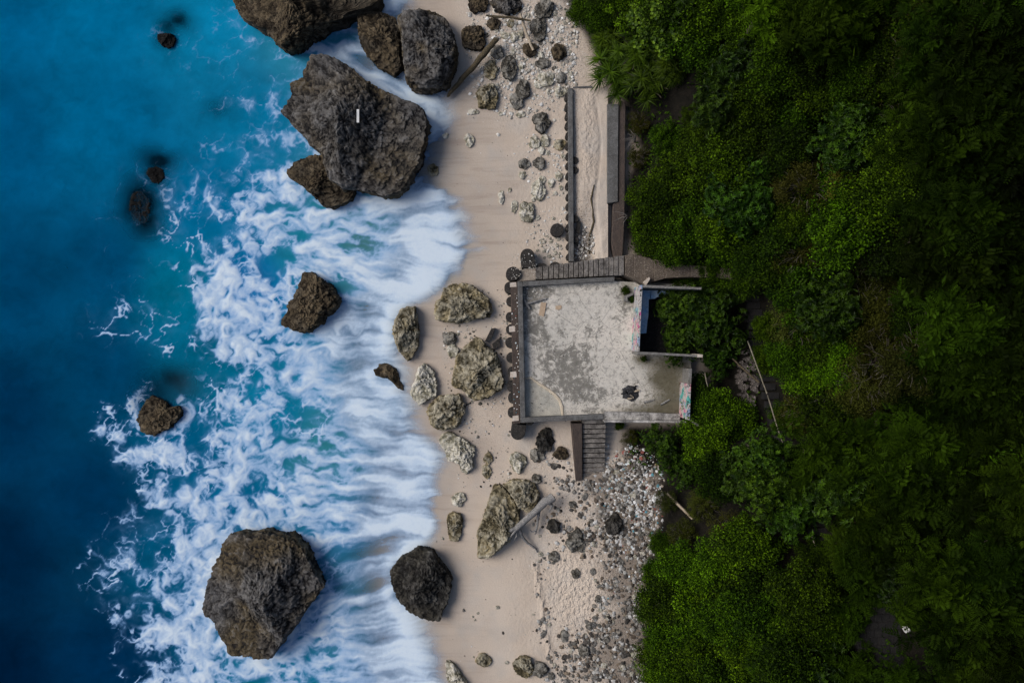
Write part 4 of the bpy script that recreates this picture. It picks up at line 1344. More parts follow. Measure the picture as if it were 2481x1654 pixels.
stick('wood_pole', [(1774, 868), (1806, 898), (1839, 926)], [0.045, 0.05, 0.045], [4.4, 4.6, 4.8], W_BROWN, 'thin brown pole lying across the rubble wall on the slope', 'pole', 17, 0.01, 6)
stick('wood_pole', [(1708, 903), (1711, 920), (1715, 936)], [0.03, 0.03, 0.02], [3.2, 3.2, 3.2], W_BAMBOO, 'short thin stick behind the right end of the terrace', 'stick', 18, 0.01, 6)
stick('wood_beam', [(2112, 1431), (2142, 1450), (2170, 1464)], [0.09, 0.09, 0.08], [9.3, 9.3, 9.3], W_BAMBOO, 'weathered beam at the upper edge of the paved patch, thicker piece', 'beam', 19, 0.01, 5)
stick('wood_beam', [(2172, 1466), (2215, 1473), (2262, 1479)], [0.05, 0.05, 0.04], [9.4, 9.4, 9.4], W_BAMBOO, 'thin rail at the upper edge of the paved patch', 'beam', 20, 0.01, 5)

tee = empty('driftwood', at(1285, 732, F_Z), 'small T shaped driftwood piece on the terrace near its corner', 'driftwood')
stick('branch', [(1274, 736), (1298, 730), (1323, 723)], [0.09, 0.075, 0.06], [F_Z + .12, F_Z + .1, F_Z + .08], W_GREY, None, None, 21, 0.01, 7, tee)
stick('branch', [(1267, 720), (1275, 736), (1284, 748)], [0.05, 0.09, 0.06], [F_Z + .1, F_Z + .12, F_Z + .08], W_GREY, None, None, 22, 0.01, 7, tee)
tag(slab([(1311, 732), (1324, 733.5), (1318, 767), (1305, 763)], F_Z + 0.05, F_Z + 0.01).build('cardboard_sheet', W_CARD), 'flat tan board lying on the terrace', 'board')
tag(slab([(1346, 741), (1360, 739), (1361, 747), (1353, 751), (1346, 749)], F_Z + 0.03, F_Z + 0.006).build('cardboard_scrap', W_CARD), 'small tan scrap on the terrace right of the board', 'scrap')
tag(slab([(1513, 717), (1533, 709), (1536, 713), (1520, 721), (1521, 729), (1512, 730)], F_Z + 0.3, F_Z).build('concrete_block', C_WALL), 'broken concrete piece in weeds beside the ruined room', 'block')
tag(slab([(1561, 682), (1573, 671), (1575, 676), (1566, 690)], 3.3, 2.6).build('concrete_block', C_PATCH), 'pale pointed stone beside the upper corner of the ruined room', 'block')
fire = empty('fire_pit', at(1530, 955, F_Z), 'burnt out campfire of charred wood on the terrace', 'campfire')
ash = [at(a, b, F_Z + 0.012) for a, b in blob(1528, 953, 22, 20, 0, 3, 17)]
MB().prism(ash, F_Z + 0.004).build('ash', concrete('ash', (0.06, 0.06, 0.065), (0.02, 0.02, 0.022), (0.01, 0.01, 0.01), 0.5, 4.0, (0.2, 0.2, 0.21)), fire)
for k in range(11):
    a, r = rnd.uniform(0, 6.28), rnd.uniform(2, 16)
    x, y, d, l = 1528 + r * math.cos(a), 953 + r * math.sin(a), rnd.uniform(0, 3.1), rnd.uniform(4, 11)
    stick('charred_log', [(x - l * math.cos(d), y - l * math.sin(d)), (x, y), (x + l * math.cos(d), y + l * math.sin(d))], [0.05, 0.06, 0.04], [F_Z + .07, F_Z + .1, F_Z + .07], W_CHAR if k < 8 else W_PALE, None, None, 60 + k, 0.02, 6, fire)
for k, (a, b, c, d) in enumerate(((1560, 975, 1584, 968), (1600, 980, 1622, 968))):
    stick('stick', [(a, b), ((a + c) / 2, (b + d) / 2), (c, d)], [0.05, 0.06, 0.04], [F_Z + .05] * 3, W_GREY, ('grey stick lying right of the campfire, left of two', 'grey stick lying right of the campfire, right of two')[k], 'stick', 80 + k, 0.01, 6)
D_ROCK = [o for o in bpy.data.objects if o.get('label', '').startswith('largest dark grey boulder')][0]
zt = max(surf(D_ROCK, 867, q) for q in (266, 274, 282, 290, 297)) + 0.04
tag(slab([(864, 265), (870, 265), (870, 297), (864, 297)], zt + 0.03, zt - 0.02).build('white_strip', M_WHITE), 'white plastic strip on top of the largest boulder', 'litter')
bs = empty('tyre_stump', on(1350, 557), 'black rounded stump on the sand left of the lane wall', 'stump')
pile(1350, 557, 16, 0.75, bs)
slab([(1190, 796), (1200, 794), (1189, 822), (1175, 826)], 0.75, 0.2).build('board', C_PILE, None)
for o in [x for x in bpy.data.objects if x.name == 'board']:
    o.name = 'black_slab'
    tag(o, 'black slab leaning between the biggest olive boulder and the ledge, upper piece', 'slab')
tag(slab([(1192, 833), (1210, 818), (1212, 839), (1196, 846)], 0.6, 0.2).build('black_slab', C_PILE), 'black slab leaning between the biggest olive boulder and the ledge, lower piece', 'slab')
tag(slab([(1398, 535), (1407, 537), (1406, 566), (1396, 564)], 1.0, 0.5).build('black_slab', C_PILE), 'black chunk lying in the sand lane against the wall', 'slab')

# steps up the hillside, rubble wall, paved patch
hs = empty('hillside_steps', on(1850, 900), 'dark stone steps climbing the hillside between the trees', 'steps')
pl = [(1818, 690), (1826, 740), (1832, 790), (1842, 850), (1858, 915), (1874, 980), (1895, 1045), (1918, 1110), (1945, 1180), (1972, 1245), (1992, 1310), (2004, 1370), (2040, 1420)]
seq = []
for i in range(len(pl) - 1):
    for k in range(3):
        t = k / 3
        seq.append((pl[i][0] * (1 - t) + pl[i + 1][0] * t, pl[i][1] * (1 - t) + pl[i + 1][1] * t))
for k, (a, b) in enumerate(seq):
    z = on(a, b)[2]
    w = 18 + rnd.uniform(-2, 2)
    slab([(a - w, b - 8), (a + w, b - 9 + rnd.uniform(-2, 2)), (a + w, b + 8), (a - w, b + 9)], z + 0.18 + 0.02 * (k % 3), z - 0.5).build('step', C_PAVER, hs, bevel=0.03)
rw = empty('rubble_wall', on(1810, 930), 'broken stone rubble wall on the slope beside the hillside steps', 'wall')
for k in range(70):
    u, v = rnd.uniform(1790, 1832), rnd.uniform(850, 985)
    lim = 1795 + 0 * v if v > 880 else 1800
    x, y, z = on(u, v)
    s = rnd.uniform(0.09, 0.24)
    MB().prism([(x + s * math.cos(a) * rnd.uniform(.7, 1.2), y + s * math.sin(a) * rnd.uniform(.7, 1.2), z + rnd.uniform(0.22, 0.38)) for a in (0.3, 1.4, 2.6, 3.7, 5.0)], z - 0.2).build('stone', C_RUBBLE, rw)
pv = empty('paved_patch', on(2150, 1520), 'dark paved patch deep in shade among the trees at lower right', 'paving')
zp = on(2150, 1520)[2] + 0.35
base_px = [(2046, 1462), (2066, 1452), (2130, 1466), (2258, 1492), (2275, 1590), (2230, 1640), (2110, 1620), (2060, 1540)]
slab(base_px, zp - 0.03, zp - 1.6).build('bed', C_BLACK, pv)
from mathutils import geometry as mgeo
poly = [Vector(p) for p in base_px]
for i in range(12):
    for k in range(9):
        u, v = 2052 + i * 19 + (9 if k % 2 else 0), 1458 + k * 19
        if all(mgeo.intersect_point_tri_2d(Vector((u, v)), *t) == 0 for t in [(poly[0], poly[q], poly[q + 1]) for q in range(1, 7)]):
            continue
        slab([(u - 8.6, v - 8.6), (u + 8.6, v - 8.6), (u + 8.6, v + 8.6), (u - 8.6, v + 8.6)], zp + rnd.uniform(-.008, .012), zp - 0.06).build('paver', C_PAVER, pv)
for k, (a, b) in enumerate(((2232, 1502), (2240, 1524), (2198, 1526))):
    z = zp + 0.25
    tag(slab([(a - 9, b - 5), (a + 4, b - 8), (a + 9, b + 2), (a - 3, b + 7)], z, zp + 0.02).build('white_bag', M_WHITE), ('upper white bag of rubbish on the paved patch', 'lower right white bag of rubbish on the paved patch', 'lower left white bag of rubbish on the paved patch')[k], 'bag')

# ------------------------------------------------------------------ pebbles, cobbles and litter
ICO_V = []
_t = (1 + 5 ** 0.5) / 2
for s1 in (-1, 1):
    for s2 in (-_t, _t):
        ICO_V += [(s1, s2, 0), (0, s1, s2), (s2, 0, s1)]
ICO_V = np.array(ICO_V) / math.hypot(1, _t)
import itertools
_el = 2 / math.hypot(1, _t)
ICO_F = []
for a, b, c in itertools.combinations(range(12), 3):
    if all(abs(np.linalg.norm(ICO_V[p] - ICO_V[q]) - _el) < 1e-3 for p, q in ((a, b), (b, c), (a, c))):
        n = np.cross(ICO_V[b] - ICO_V[a], ICO_V[c] - ICO_V[a])
        ICO_F.append((a, b, c) if n.dot(ICO_V[a]) > 0 else (a, c, b))
ICO_F = np.array(ICO_F)


def stone_tones(n, kind):
    pal = {'bank': [(0.34, 0.325, 0.3), (0.2, 0.188, 0.17), (0.1, 0.09, 0.08), (0.52, 0.505, 0.47), (0.24, 0.19, 0.14), (0.14, 0.11, 0.085), (0.62, 0.61, 0.58), (0.05, 0.045, 0.04), (0.3, 0.27, 0.23)],
           'pale': [(0.62, 0.6, 0.55), (0.5, 0.47, 0.42), (0.72, 0.71, 0.68), (0.36, 0.34, 0.3), (0.55, 0.52, 0.46)],
           'mix': [(0.5, 0.48, 0.43), (0.3, 0.28, 0.25), (0.66, 0.65, 0.62), (0.2, 0.18, 0.15), (0.4, 0.37, 0.31), (0.05, 0.045, 0.04)],
           'litter': [(0.78, 0.78, 0.77), (0.74, 0.75, 0.75), (0.7, 0.7, 0.69), (0.6, 0.58, 0.54), (0.62, 0.7, 0.72), (0.78, 0.78, 0.77), (0.3, 0.27, 0.23), (0.2, 0.17, 0.14), (0.55, 0.52, 0.47), (0.08, 0.065, 0.055), (0.35, 0.3, 0.25), (0.5, 0.48, 0.45), (0.12, 0.3, 0.36), (0.25, 0.18, 0.12), (0.3, 0.1, 0.08), (0.66, 0.66, 0.65), (0.1, 0.08, 0.07), (0.4, 0.34, 0.28)]}[kind]
    p = np.array(pal)
    return p[rng.integers(0, len(p), n)] * rng.uniform(0.7, 1.15, (n, 1)) * (0.8 if kind == 'bank' else 1.0)


def tone_mat(name, rough=0.85):
    m = Mat(name)
    t = m.attr('tone', 'Color')
    nz = m.noise(m.coord('Object'), 9, 3, 0.7)
    m.color(m.mix(0.6, t, m.ramp(nz, [(0.25, 0.55), (0.75, 1.35)]), 'MULTIPLY'))
    m.rough(rough)
    return m.m


M_STONE = tone_mat('loose_stones')
M_LITTER = tone_mat('plastic_litter', 0.55)


def scatter_stones(name, px, py, rad_px, kind, label, zfix=None, flat=0.65, mat=None, boxy=False):
    n = len(px)
    r = rad_px / PXM
    if zfix is None:
        c = on_np(px, py)
    else:
        k = (CAM_H - zfix) / CAM_H / PXM
        c = np.stack([(px - CX) * k, (CY - py) * k, np.full(n, zfix)], -1)
    V0 = ICO_V[None] * (1 + rng.uniform(-0.22, 0.22, (n, 12, 1)))
    sc = np.stack([rng.uniform(0.75, 1.3, n), rng.uniform(0.75, 1.2, n), flat * rng.uniform(0.7, 1.1, n)], -1)
    V0 = V0 * sc[:, None]
    a = rng.uniform(0, 6.28, n)
    ca, sa = np.cos(a)[:, None], np.sin(a)[:, None]
    tl = rng.normal(0, 0.25, n)[:, None]
    X = V0[..., 0] * ca - V0[..., 1] * sa
    Y = V0[..., 0] * sa + V0[..., 1] * ca
    Z = V0[..., 2] + tl * V0[..., 0]
    P = np.stack([X, Y, Z], -1) * r[:, None, None] + c[:, None]
    P[..., 2] += (0.25 * flat * r)[:, None]
    F = (ICO_F[None] + 12 * np.arange(n)[:, None, None]).reshape(-1, 3)
    org = P.reshape(-1, 3).mean(0)
    me = mesh_np(name, P.reshape(-1, 3) - org, F, False)
    attr(me, 'tone', np.repeat(stone_tones(n, kind), 12, 0), 'FLOAT_COLOR')
    o = obj(name, me, mat or M_STONE, None, tuple(org))
    tag(o, label, 'stones', kind='stuff')
    return o


def sample(n, lo, hi, mask):
    U = rng.uniform(lo[0], hi[0], n * 12)
    V = rng.uniform(lo[1], hi[1], n * 12)
    keep = rng.random(n * 12) < mask(U, V)
    return U[keep][:n], V[keep][:n]


def bank_mask(U, V):
    w = 45 * fbm(U / 50, V / 50, 4.4, 3)
    m = (0.12 + 0.88 * sstep(-0.2, 0.3, fbm(U / 30, V / 30, 7.7, 3))) * sstep(1290, 1480, U + w) * sstep(1095, 1140, V + 0.3 * w) * (1 - sstep(1545, 1590, U + 0.3 * w))
    m *= 1 - np.clip(1.7 * np.exp(-(((U - 1385) / 70) ** 2 + ((V - 1425) / 95) ** 2)), 0, 1)
    m *= 1 - 0.9 * ((U > 1385) & (U < 1470) & (V < 1160))
    return np.clip(m, 0, 1)


u, v = sample(6500, (1290, 1090), (1600, 1670), bank_mask)
scatter_stones('gravel', u, v, 0.9 + 5.2 * rng.random(len(u)) ** 3.5, 'bank', 'grey gravel bank below the lower stairs')
u, v = sample(2200, (1120, 10), (1400, 330), lambda U, V: sstep(1100, 1230, U + 50 * fbm(U / 40, V / 40, 1.4, 2)) * (1 - sstep(160, 330, V + 60 * fbm(U / 45, V / 45, 8.4, 2))))
scatter_stones('gravel', u, v, 0.9 + 4.2 * rng.random(len(u)) ** 2.5, 'pale', 'pale coral rubble between the upper rocks')
u, v = sample(500, (1235, 320), (1372, 640), lambda U, V: np.clip(0.55 + 0.9 * fbm(U / 30, V / 30, 2.4, 2), 0, 1) * sstep(1225, 1330, U))
scatter_stones('gravel', u, v, 0.7 + 3.0 * rng.random(len(u)) ** 3, 'pale', 'white coral crumbs on the sand beside the lane wall')
u, v = sample(900, (1075, 700), (1238, 1180), lambda U, V: np.clip(0.3 + 1.0 * fbm(U / 40, V / 40, 5.4, 2), 0, 1))
scatter_stones('gravel', u, v, 0.6 + 2.6 * rng.random(len(u)) ** 3, 'mix', 'white and grey shingle round the olive boulders')
u, v = sample(500, (1080, 240), (1380, 1650), lambda U, V: 0.5 + 0 * U)
scatter_stones('gravel', u, v, 0.5 + 1.3 * rng.random(len(u)) ** 3, 'mix', 'tiny shells and pebbles strewn over the bare sand')
u, v = sample(420, (1393, 470), (1440, 628), lambda U, V: sstep(450, 560, V))
scatter_stones('gravel', u, v, 0.7 + 2.6 * rng.random(len(u)) ** 3, 'pale', 'white coral crumbs in the lower end of the sand lane', zfix=0.8)
u, v = sample(420, (1275, 690), (1540, 1000), lambda U, V: np.clip(0.25 + 0.9 * fbm(U / 50, V / 50, 9.4, 2), 0, 1))
scatter_stones('gravel', u, v, 0.4 + 1.1 * rng.random(len(u)) ** 2, 'mix', 'small grit strewn over the terrace floor', zfix=F_Z)
u, v = sample(110, (1268, 684), (1320, 735), lambda U, V: 0.7 + 0 * U)
scatter_stones('gravel', u, v, 0.7 + 2.2 * rng.random(len(u)) ** 3, 'pale', 'white crumbs in the upper left terrace corner', zfix=F_Z)
u = np.concatenate([1246 + 0.022 * (np.linspace(710, 1005, 52) - 690) + rng.uniform(-7, 7, 52)])
scatter_stones('gravel', u, np.linspace(705, 1005, 52) + rng.uniform(-3, 3, 52), rng.uniform(1.0, 1.9, 52), 'litter', 'white dots of coral along the brown terrace ledge', zfix=1.72)
u, v = sample(60, (1300, 630), (1510, 672), lambda U, V: (V > 650 - (U - 1297) * 0.135) * 0.8)
u, v = sample(90, (1238, 610), (1300, 675), lambda U, V: 0.5 + 0 * U)
scatter_stones('gravel', u, v, rng.uniform(0.6, 1.6, len(u)), 'pale', 'white crumbs on the dark piles at the terrace corner', zfix=1.2)
u, v = sample(2300, (1440, 1075), (1610, 1345), lambda U, V: np.clip(1.5 * np.exp(-(((U - 1535) / 62) ** 2 + ((V - 1205) / 95) ** 2)) + 0.25 * fbm(U / 30, V / 30, 3.9, 2), 0, 1))
lit = scatter_stones('litter', u, v, 0.8 + 4.0 * rng.random(len(u)) ** 3, 'litter', 'white and coloured plastic litter washed up below the bushes', flat=0.3, mat=M_LITTER)
u, v = sample(500, (1400, 1180), (1580, 1500), bank_mask)
scatter_stones('litter', u, v, 0.8 + 2.0 * rng.random(len(u)) ** 2.2, 'litter', 'thin scatter of plastic litter over the gravel bank', flat=0.3, mat=M_LITTER)
# cobbles one can pick apart
cob_protos = []
for k in range(8):
    P, T, cav, patch = rock_geo(blob(0, 0, 1.0, rnd.uniform(0.7, 0.95), 0, 900 + k, 11), 0.75, 900 + k, 16, 6, facets=3, below=0.35)
    me = mesh_np('cobble', P, T, True)
    attr(me, 'cavity', cav)
    attr(me, 'patch', patch)
    cob_protos.append(me)
cob_mats = [rock_mat('cobble_grey', (0.27, 0.255, 0.23), (0.09, 0.085, 0.075), (0.5, 0.48, 0.45), (0.2, 0.185, 0.165)), R_PALE, rock_mat('cobble_dark', (0.12, 0.11, 0.1), (0.04, 0.036, 0.03), (0.3, 0.28, 0.26), (0.15, 0.13, 0.11)), R_GREY]
cob_mesh = []
for mi, mt in enumerate(cob_mats):
    for me in cob_protos:
        m2 = me.copy()
        m2.materials.clear()
        m2.materials.append(mt)
        cob_mesh.append((mi, m2))


def cobble(px, py, r_px, mi, label, group, z=None):
    c = on(px, py) if z is None else at(px, py, z)
    cand = [m for k, m in cob_mesh if k == mi]
    o = bpy.data.objects.new('cobble', rnd.choice(cand))
    o.location = (c[0], c[1], c[2] - 0.02)
    s = r_px / PXM
    o.scale = (s, s, s * rnd.uniform(0.8, 1.1))
    o.rotation_euler = (rnd.uniform(-.25, .25), rnd.uniform(-.25, .25), rnd.uniform(0, 6.28))
    link(o)
    tag(o, label, 'cobble', group)


placed = []


def scatter_cobbles(n, lo, hi, mask, rlo, rhi, mats, label, group, gap=1.5):
    u, v = sample(n * 6, lo, hi, mask)
    k = 0
    for a, b in zip(u, v):
        r = rlo + (rhi - rlo) * rnd.random() ** 2
        if any((a - p[0]) ** 2 + (b - p[1]) ** 2 < ((r + p[2]) * 0.8) ** 2 for p in placed):
            continue
        placed.append((a, b, r))
        cobble(a, b, r, rnd.choice(mats), label, group)
        k += 1
        if k >= n:
            break


scatter_cobbles(200, (1300, 1100), (1580, 1654), bank_mask, 4.5, 11, [0, 0, 2, 3, 1], 'rounded grey cobble in the gravel bank below the lower stairs', 'cobbles in the gravel bank')
scatter_cobbles(75, (1160, 20), (1400, 250), lambda U, V: sstep(1150, 1260, U) * (1 - sstep(140, 260, V)), 4, 8, [1, 1, 3], 'pale cobble in the rubble beside the upper rocks', 'cobbles beside the upper rocks')
scatter_cobbles(26, (1290, 570), (1362, 630), lambda U, V: (np.abs(np.hypot((U - 1335) / 1.2, V - 600) - 22) < 9) * 1.0, 3.5, 7, [1], 'white coral stone in the ring of stones above the terrace stairs', 'ring of white stones')
scatter_cobbles(30, (1090, 770), (1235, 1080), lambda U, V: np.clip(0.3 + 1.0 * fbm(U / 40, V / 40, 5.4, 2), 0, 1), 3, 6, [1, 3], 'small pale stone in the shingle by the terrace ledge', 'pale stones by the terrace ledge')
for k, (a, b, r, mi, lb) in enumerate(((418, 1118, 14, 0, 'blue grey pebble right of the dark boulder near the bottom'), (628, 1102, 17, 1, 'white stone alone in the middle of the lower sand'), (505, 1135, 11, 1, 'upper of three small white pebbles on the lower sand'), (475, 1158, 10, 1, 'left of three small white pebbles on the lower sand'), (487, 1178, 9, 1, 'lowest of three small white pebbles on the lower sand'), (850, 1145, 10, 1, 'white pebble left of the footprints on the lower sand'), (1082, 1372, 15, 1, 'white round stone near the bottom beside the cobbles'), (662, 1258, 12, 2, 'brown pebble on the lower sand'), (895, 770, 18, 1, 'white stone at the tip of the driftwood branch'), (882, 812, 10, 1, 'small white stone below the driftwood branch'), (288, 672, 12, 1, 'white pebble right of the foam edge, upper of two'), (250, 692, 8, 1, 'white pebble right of the foam edge, lower of two'), (685, 1440, 14, 1, 'white coral stone beside the greenish rock at the bottom'), (890, 660, 11, 1, 'white pebble under the driftwood branch'), (478, 1408, 10, 1, 'white pebble beside the small rough rock at the bottom'), (934, 1310, 11, 2, 'black pebble on the lower sand by the footprints'))):
    cobble(960 + a * 0.3915, 1040 + b * 0.3915, r * 0.3915, mi, lb, None)

# ------------------------------------------------------------------ vegetation
def leaf_mat(name, dark, light, rough=0.5, spec=0.25):
    m = Mat(name)
    info = m.n('ObjectInfo')
    t = m.attr('tint')
    c = m.mix(t, dark, light)
    c = m.mix(1.0, c, info.outputs['Color'], 'MULTIPLY')
    m.color(c)
    m.rough(rough)
    m.b.inputs['Specular IOR Level'].default_value = spec
    return m.m


L_SMALL = leaf_mat('small_leaf', (0.006, 0.019, 0.0005), (0.135, 0.27, 0.004), 0.6, 0.06)
L_FEATHER = leaf_mat('feather_leaf', (0.005, 0.017, 0.001), (0.1, 0.2, 0.006), 0.7, 0.04)
L_BROAD = leaf_mat('broad_leaf', (0.005, 0.019, 0.001), (0.09, 0.19, 0.008), 0.5, 0.12)
L_ROUND = leaf_mat('round_leaf', (0.02, 0.05, 0.003), (0.14, 0.25, 0.012), 0.5, 0.15)
L_STRAP = leaf_mat('strap_leaf', (0.004, 0.016, 0.001), (0.105, 0.185, 0.008), 0.5, 0.08)
L_SCRUB = leaf_mat('scrub_leaf', (0.02, 0.026, 0.003), (0.13, 0.15, 0.02), 0.7, 0.06)
M_BARK = concrete('bark', (0.09, 0.075, 0.06), (0.06, 0.05, 0.04), (0.025, 0.02, 0.016), 0.5, 5.0)
M_TWIG = concrete('bare_twig', (0.13, 0.115, 0.095), (0.09, 0.08, 0.065), (0.05, 0.045, 0.04), 0.4, 5.0)


def nrm(a):
    return a / (np.linalg.norm(a, axis=-1, keepdims=True) + 1e-9)


def blades(pos, axis, up, L, W, tint, seg=1, droop=0.0, round_=False):
    """leaf shaped faces; L, W arrays"""
    axis = nrm(axis)
    side = nrm(np.cross(axis, up))
    up2 = np.cross(side, axis)
    n = len(pos)
    L = np.broadcast_to(L, n)[:, None]
    W = np.broadcast_to(W, n)[:, None]
    if seg == 1:
        if round_:
            prof = [(0, 0.15, 0), (0.3, 0.5, 0.05), (0.72, 0.45, 0.04), (1.0, 0.0, -0.02)]
            rows = [pos + axis * L * a + up2 * L * c for a, b, c in prof]
            V = np.stack([rows[0], rows[1] + side * W * .5 + up2 * L * .06, rows[2] + side * W * .45 + up2 * L * .06, rows[3], rows[2] - side * W * .45 + up2 * L * .06, rows[1] - side * W * .5 + up2 * L * .06], 1)
            f = np.array([(0, 1, 2), (0, 2, 3), (0, 3, 4), (0, 4, 5)])
            k = 6
        else:
            mid = pos + axis * L * 0.45
            V = np.stack([pos, mid + side * W * .5 + up2 * W * .18, pos + axis * L - up2 * L * droop, mid - side * W * .5 + up2 * W * .18], 1)
            f = np.array([(0, 1, 2), (0, 2, 3)])
            k = 4
    else:
        rows = []
        for i in range(seg + 1):
            t = i / seg
            c = pos + axis * L * t * (1 - 0.25 * droop * t) - np.array([0, 0, 1.0]) * L * droop * t * t
            w = W * (1 - t ** 1.6) * 0.5 + 0.002
            rows += [c + side * w, c - side * w]
        V = np.stack(rows, 1)
        k = 2 * (seg + 1)
        f = []
        for i in range(seg):
            a = 2 * i
            f += [(a, a + 1, a + 3), (a, a + 3, a + 2)]
        f = np.array(f)
    F = (f[None] + k * np.arange(n)[:, None, None]).reshape(-1, 3)
    return V.reshape(-1, 3), F, np.repeat(tint, k)


def rdir(rg, n, zmin=-1.0):
    v = nrm(rg.normal(size=(n * 3, 3)))
    v = v[v[:, 2] > zmin][:n]
    while len(v) < n:
        v = np.concatenate([v, v])[:n]
    return v


def lobes(rg, R, hc, n, flat=0.75):
    d = rdir(rg, n, -0.1)
    c = d * R * (rg.uniform(0.15, 0.95, (n, 1)) ** 0.6) * np.array([1, 1, flat]) * rg.uniform(0.8, 1.15, (n, 1))
    c[:, 2] += hc + 0.1 * R * rg.normal(size=n)
    r = R * rg.uniform(0.12, 0.30, n)
    return c, r


def crown_geo(kind, seed, R, hc):
    rg = np.random.default_rng(seed)
    if kind == 'small':
        c, r = lobes(rg, R, hc, 70)
        n = 12500
        i = rg.integers(0, 70, n)
        d = rdir(rg, n, -0.35)
        p = c[i] + d * (r[i] * rg.uniform(0.45, 1.35, n))[:, None]
        ax = nrm(rg.normal(size=(n, 3)) + 0.5 * d)
        up = nrm(d + np.array([0, 0, 0.9]) + 0.5 * rg.normal(size=(n, 3)))
        ti = np.clip((0.35 + 0.65 * rg.random(70)[i]) * rg.random(n) ** 1.8, 0, 1)
        return blades(p, ax, up, rg.uniform(0.07, 0.15, n), rg.uniform(0.045, 0.08, n), ti)
    if kind == 'broad':
        c, r = lobes(rg, R, hc, 60)
        m, k = 1100, 7
        i = rg.integers(0, 60, m)
        d = rdir(rg, m, -0.2)
        p = c[i] + d * (r[i] * rg.uniform(0.5, 1.4, m))[:, None]
        a0 = rg.uniform(0, 6.28, (m, 1)) + np.arange(k)[None] * 6.28 / k
        t1 = nrm(np.cross(d, rg.normal(size=(m, 3))))
        t2 = np.cross(d, t1)
        ax = t1[:, None] * np.cos(a0)[..., None] + t2[:, None] * np.sin(a0)[..., None] + 0.35 * d[:, None]
        P = np.repeat(p, k, 0)
        up = np.repeat(nrm(d + [0, 0, 0.5]), k, 0) + 0.15 * rg.normal(size=(m * k, 3))
        ti = np.clip(np.repeat(rg.random(m), k) * (0.25 + 0.75 * rg.random(m * k) ** 1.6), 0, 1)
        return blades(P, ax.reshape(-1, 3), up, rg.uniform(0.13, 0.22, m * k), rg.uniform(0.06, 0.09, m * k), ti, droop=0.15)
    if kind == 'round':
        c, r = lobes(rg, R, hc, 50)
        n = 4200
        i = rg.integers(0, 50, n)
        d = rdir(rg, n, -0.2)
        p = c[i] + d * (r[i] * rg.uniform(0.7, 1.1, n))[:, None]
        ax = nrm(rg.normal(size=(n, 3)) * [1, 1, 0.4])
        up = nrm(d * 0.4 + np.array([0, 0, 1.0]) + 0.3 * rg.normal(size=(n, 3)))
        return blades(p, ax, up, rg.uniform(0.13, 0.2, n), rg.uniform(0.13, 0.19, n), rg.random(n) ** 1.8, round_=True)
    if kind == 'feather':
        nl = 44
        c, r = lobes(rg, R, hc, nl, 0.65)
        m, k = 950, 12
        i = rg.integers(0, nl, m)
        d = rdir(rg, m, -0.15)
        p = c[i] + d * (r[i] * rg.uniform(0.35, 0.9, m))[:, None]
        ax = nrm(d + 0.5 * rg.normal(size=(m, 3)) + [0, 0, 0.15])
        side = nrm(np.cross(ax, rg.normal(size=(m, 3)) + [0, 0, 2.0]))
        Lr = rg.uniform(0.28, 0.48, m)
        s = np.repeat(np.linspace(0.15, 1.0, k // 2), 2)
        sg = np.tile([1, -1], k // 2)
        pos = p[:, None] + ax[:, None] * (Lr[:, None] * s[None])[..., None]
        pos[..., 2] -= (0.25 * Lr[:, None] * s[None] ** 2)
        la = ax[:, None] * 0.55 + side[:, None] * sg[None, :, None]
        up = nrm(np.cross(side, ax))
        up = up * np.sign(up[:, 2:3] + 1e-9)
        ll = (0.17 * (1.1 - 0.5 * s))[None] * rg.uniform(0.8, 1.2, (m, 1))
        ti = np.clip(np.repeat((0.6 * rg.random(nl)[i] + 0.4 * rg.random(m)), k) * 0.8 + 0.2 * rg.random(m * k), 0, 1)
        return blades(pos.reshape(-1, 3), la.reshape(-1, 3), np.repeat(up, k, 0), ll.ravel(), np.full(m * k, 0.05), ti, droop=0.2)
    if kind == 'strap':
        m, k = 30, 46
        dr = rdir(rg, m, 0.05)
        p = dr * np.array([R * 0.75, R * 0.75, R * 0.5]) * rg.uniform(0.4, 1.0, (m, 1)) + [0, 0, hc]
        d = nrm(dr * [0.8, 0.8, 0.5] + [0, 0, 0.5])
        a0 = rg.uniform(0, 6.28, (m, k))
        t1 = nrm(np.cross(d, rg.normal(size=(m, 3))))
        t2 = np.cross(d, t1)
        e = rg.uniform(0.15, 0.9, (m, k))[..., None]
        ax = t1[:, None] * np.cos(a0)[..., None] + t2[:, None] * np.sin(a0)[..., None] + e * d[:, None]
        ti = np.clip(np.repeat(rg.random(m), k) * 0.35 + 0.65 * rg.random(m * k) ** 1.5, 0, 1)
        return blades(np.repeat(p, k, 0), ax.reshape(-1, 3), np.tile([0, 0, 1.0], (m * k, 1)) + 0.3 * rg.normal(size=(m * k, 3)), rg.uniform(0.55, 0.95, m * k), rg.uniform(0.035, 0.055, m * k), ti, seg=3, droop=0.32)
    # scrub: thin small leaves on a tangle
    c, r = lobes(rg, R, hc, 70)
    n = 8500
    i = rg.integers(0, 70, n)
    d = rdir(rg, n, -0.3)
    p = c[i] + d * (r[i] * rg.uniform(0.5, 1.1, n))[:, None]
    ax = nrm(rg.normal(size=(n, 3)) + 0.5 * d)
    return blades(p, ax, nrm(d + [0, 0, 0.8] + 0.6 * rg.normal(size=(n, 3))), rg.uniform(0.06, 0.12, n), rg.uniform(0.03, 0.055, n), rg.random(n))


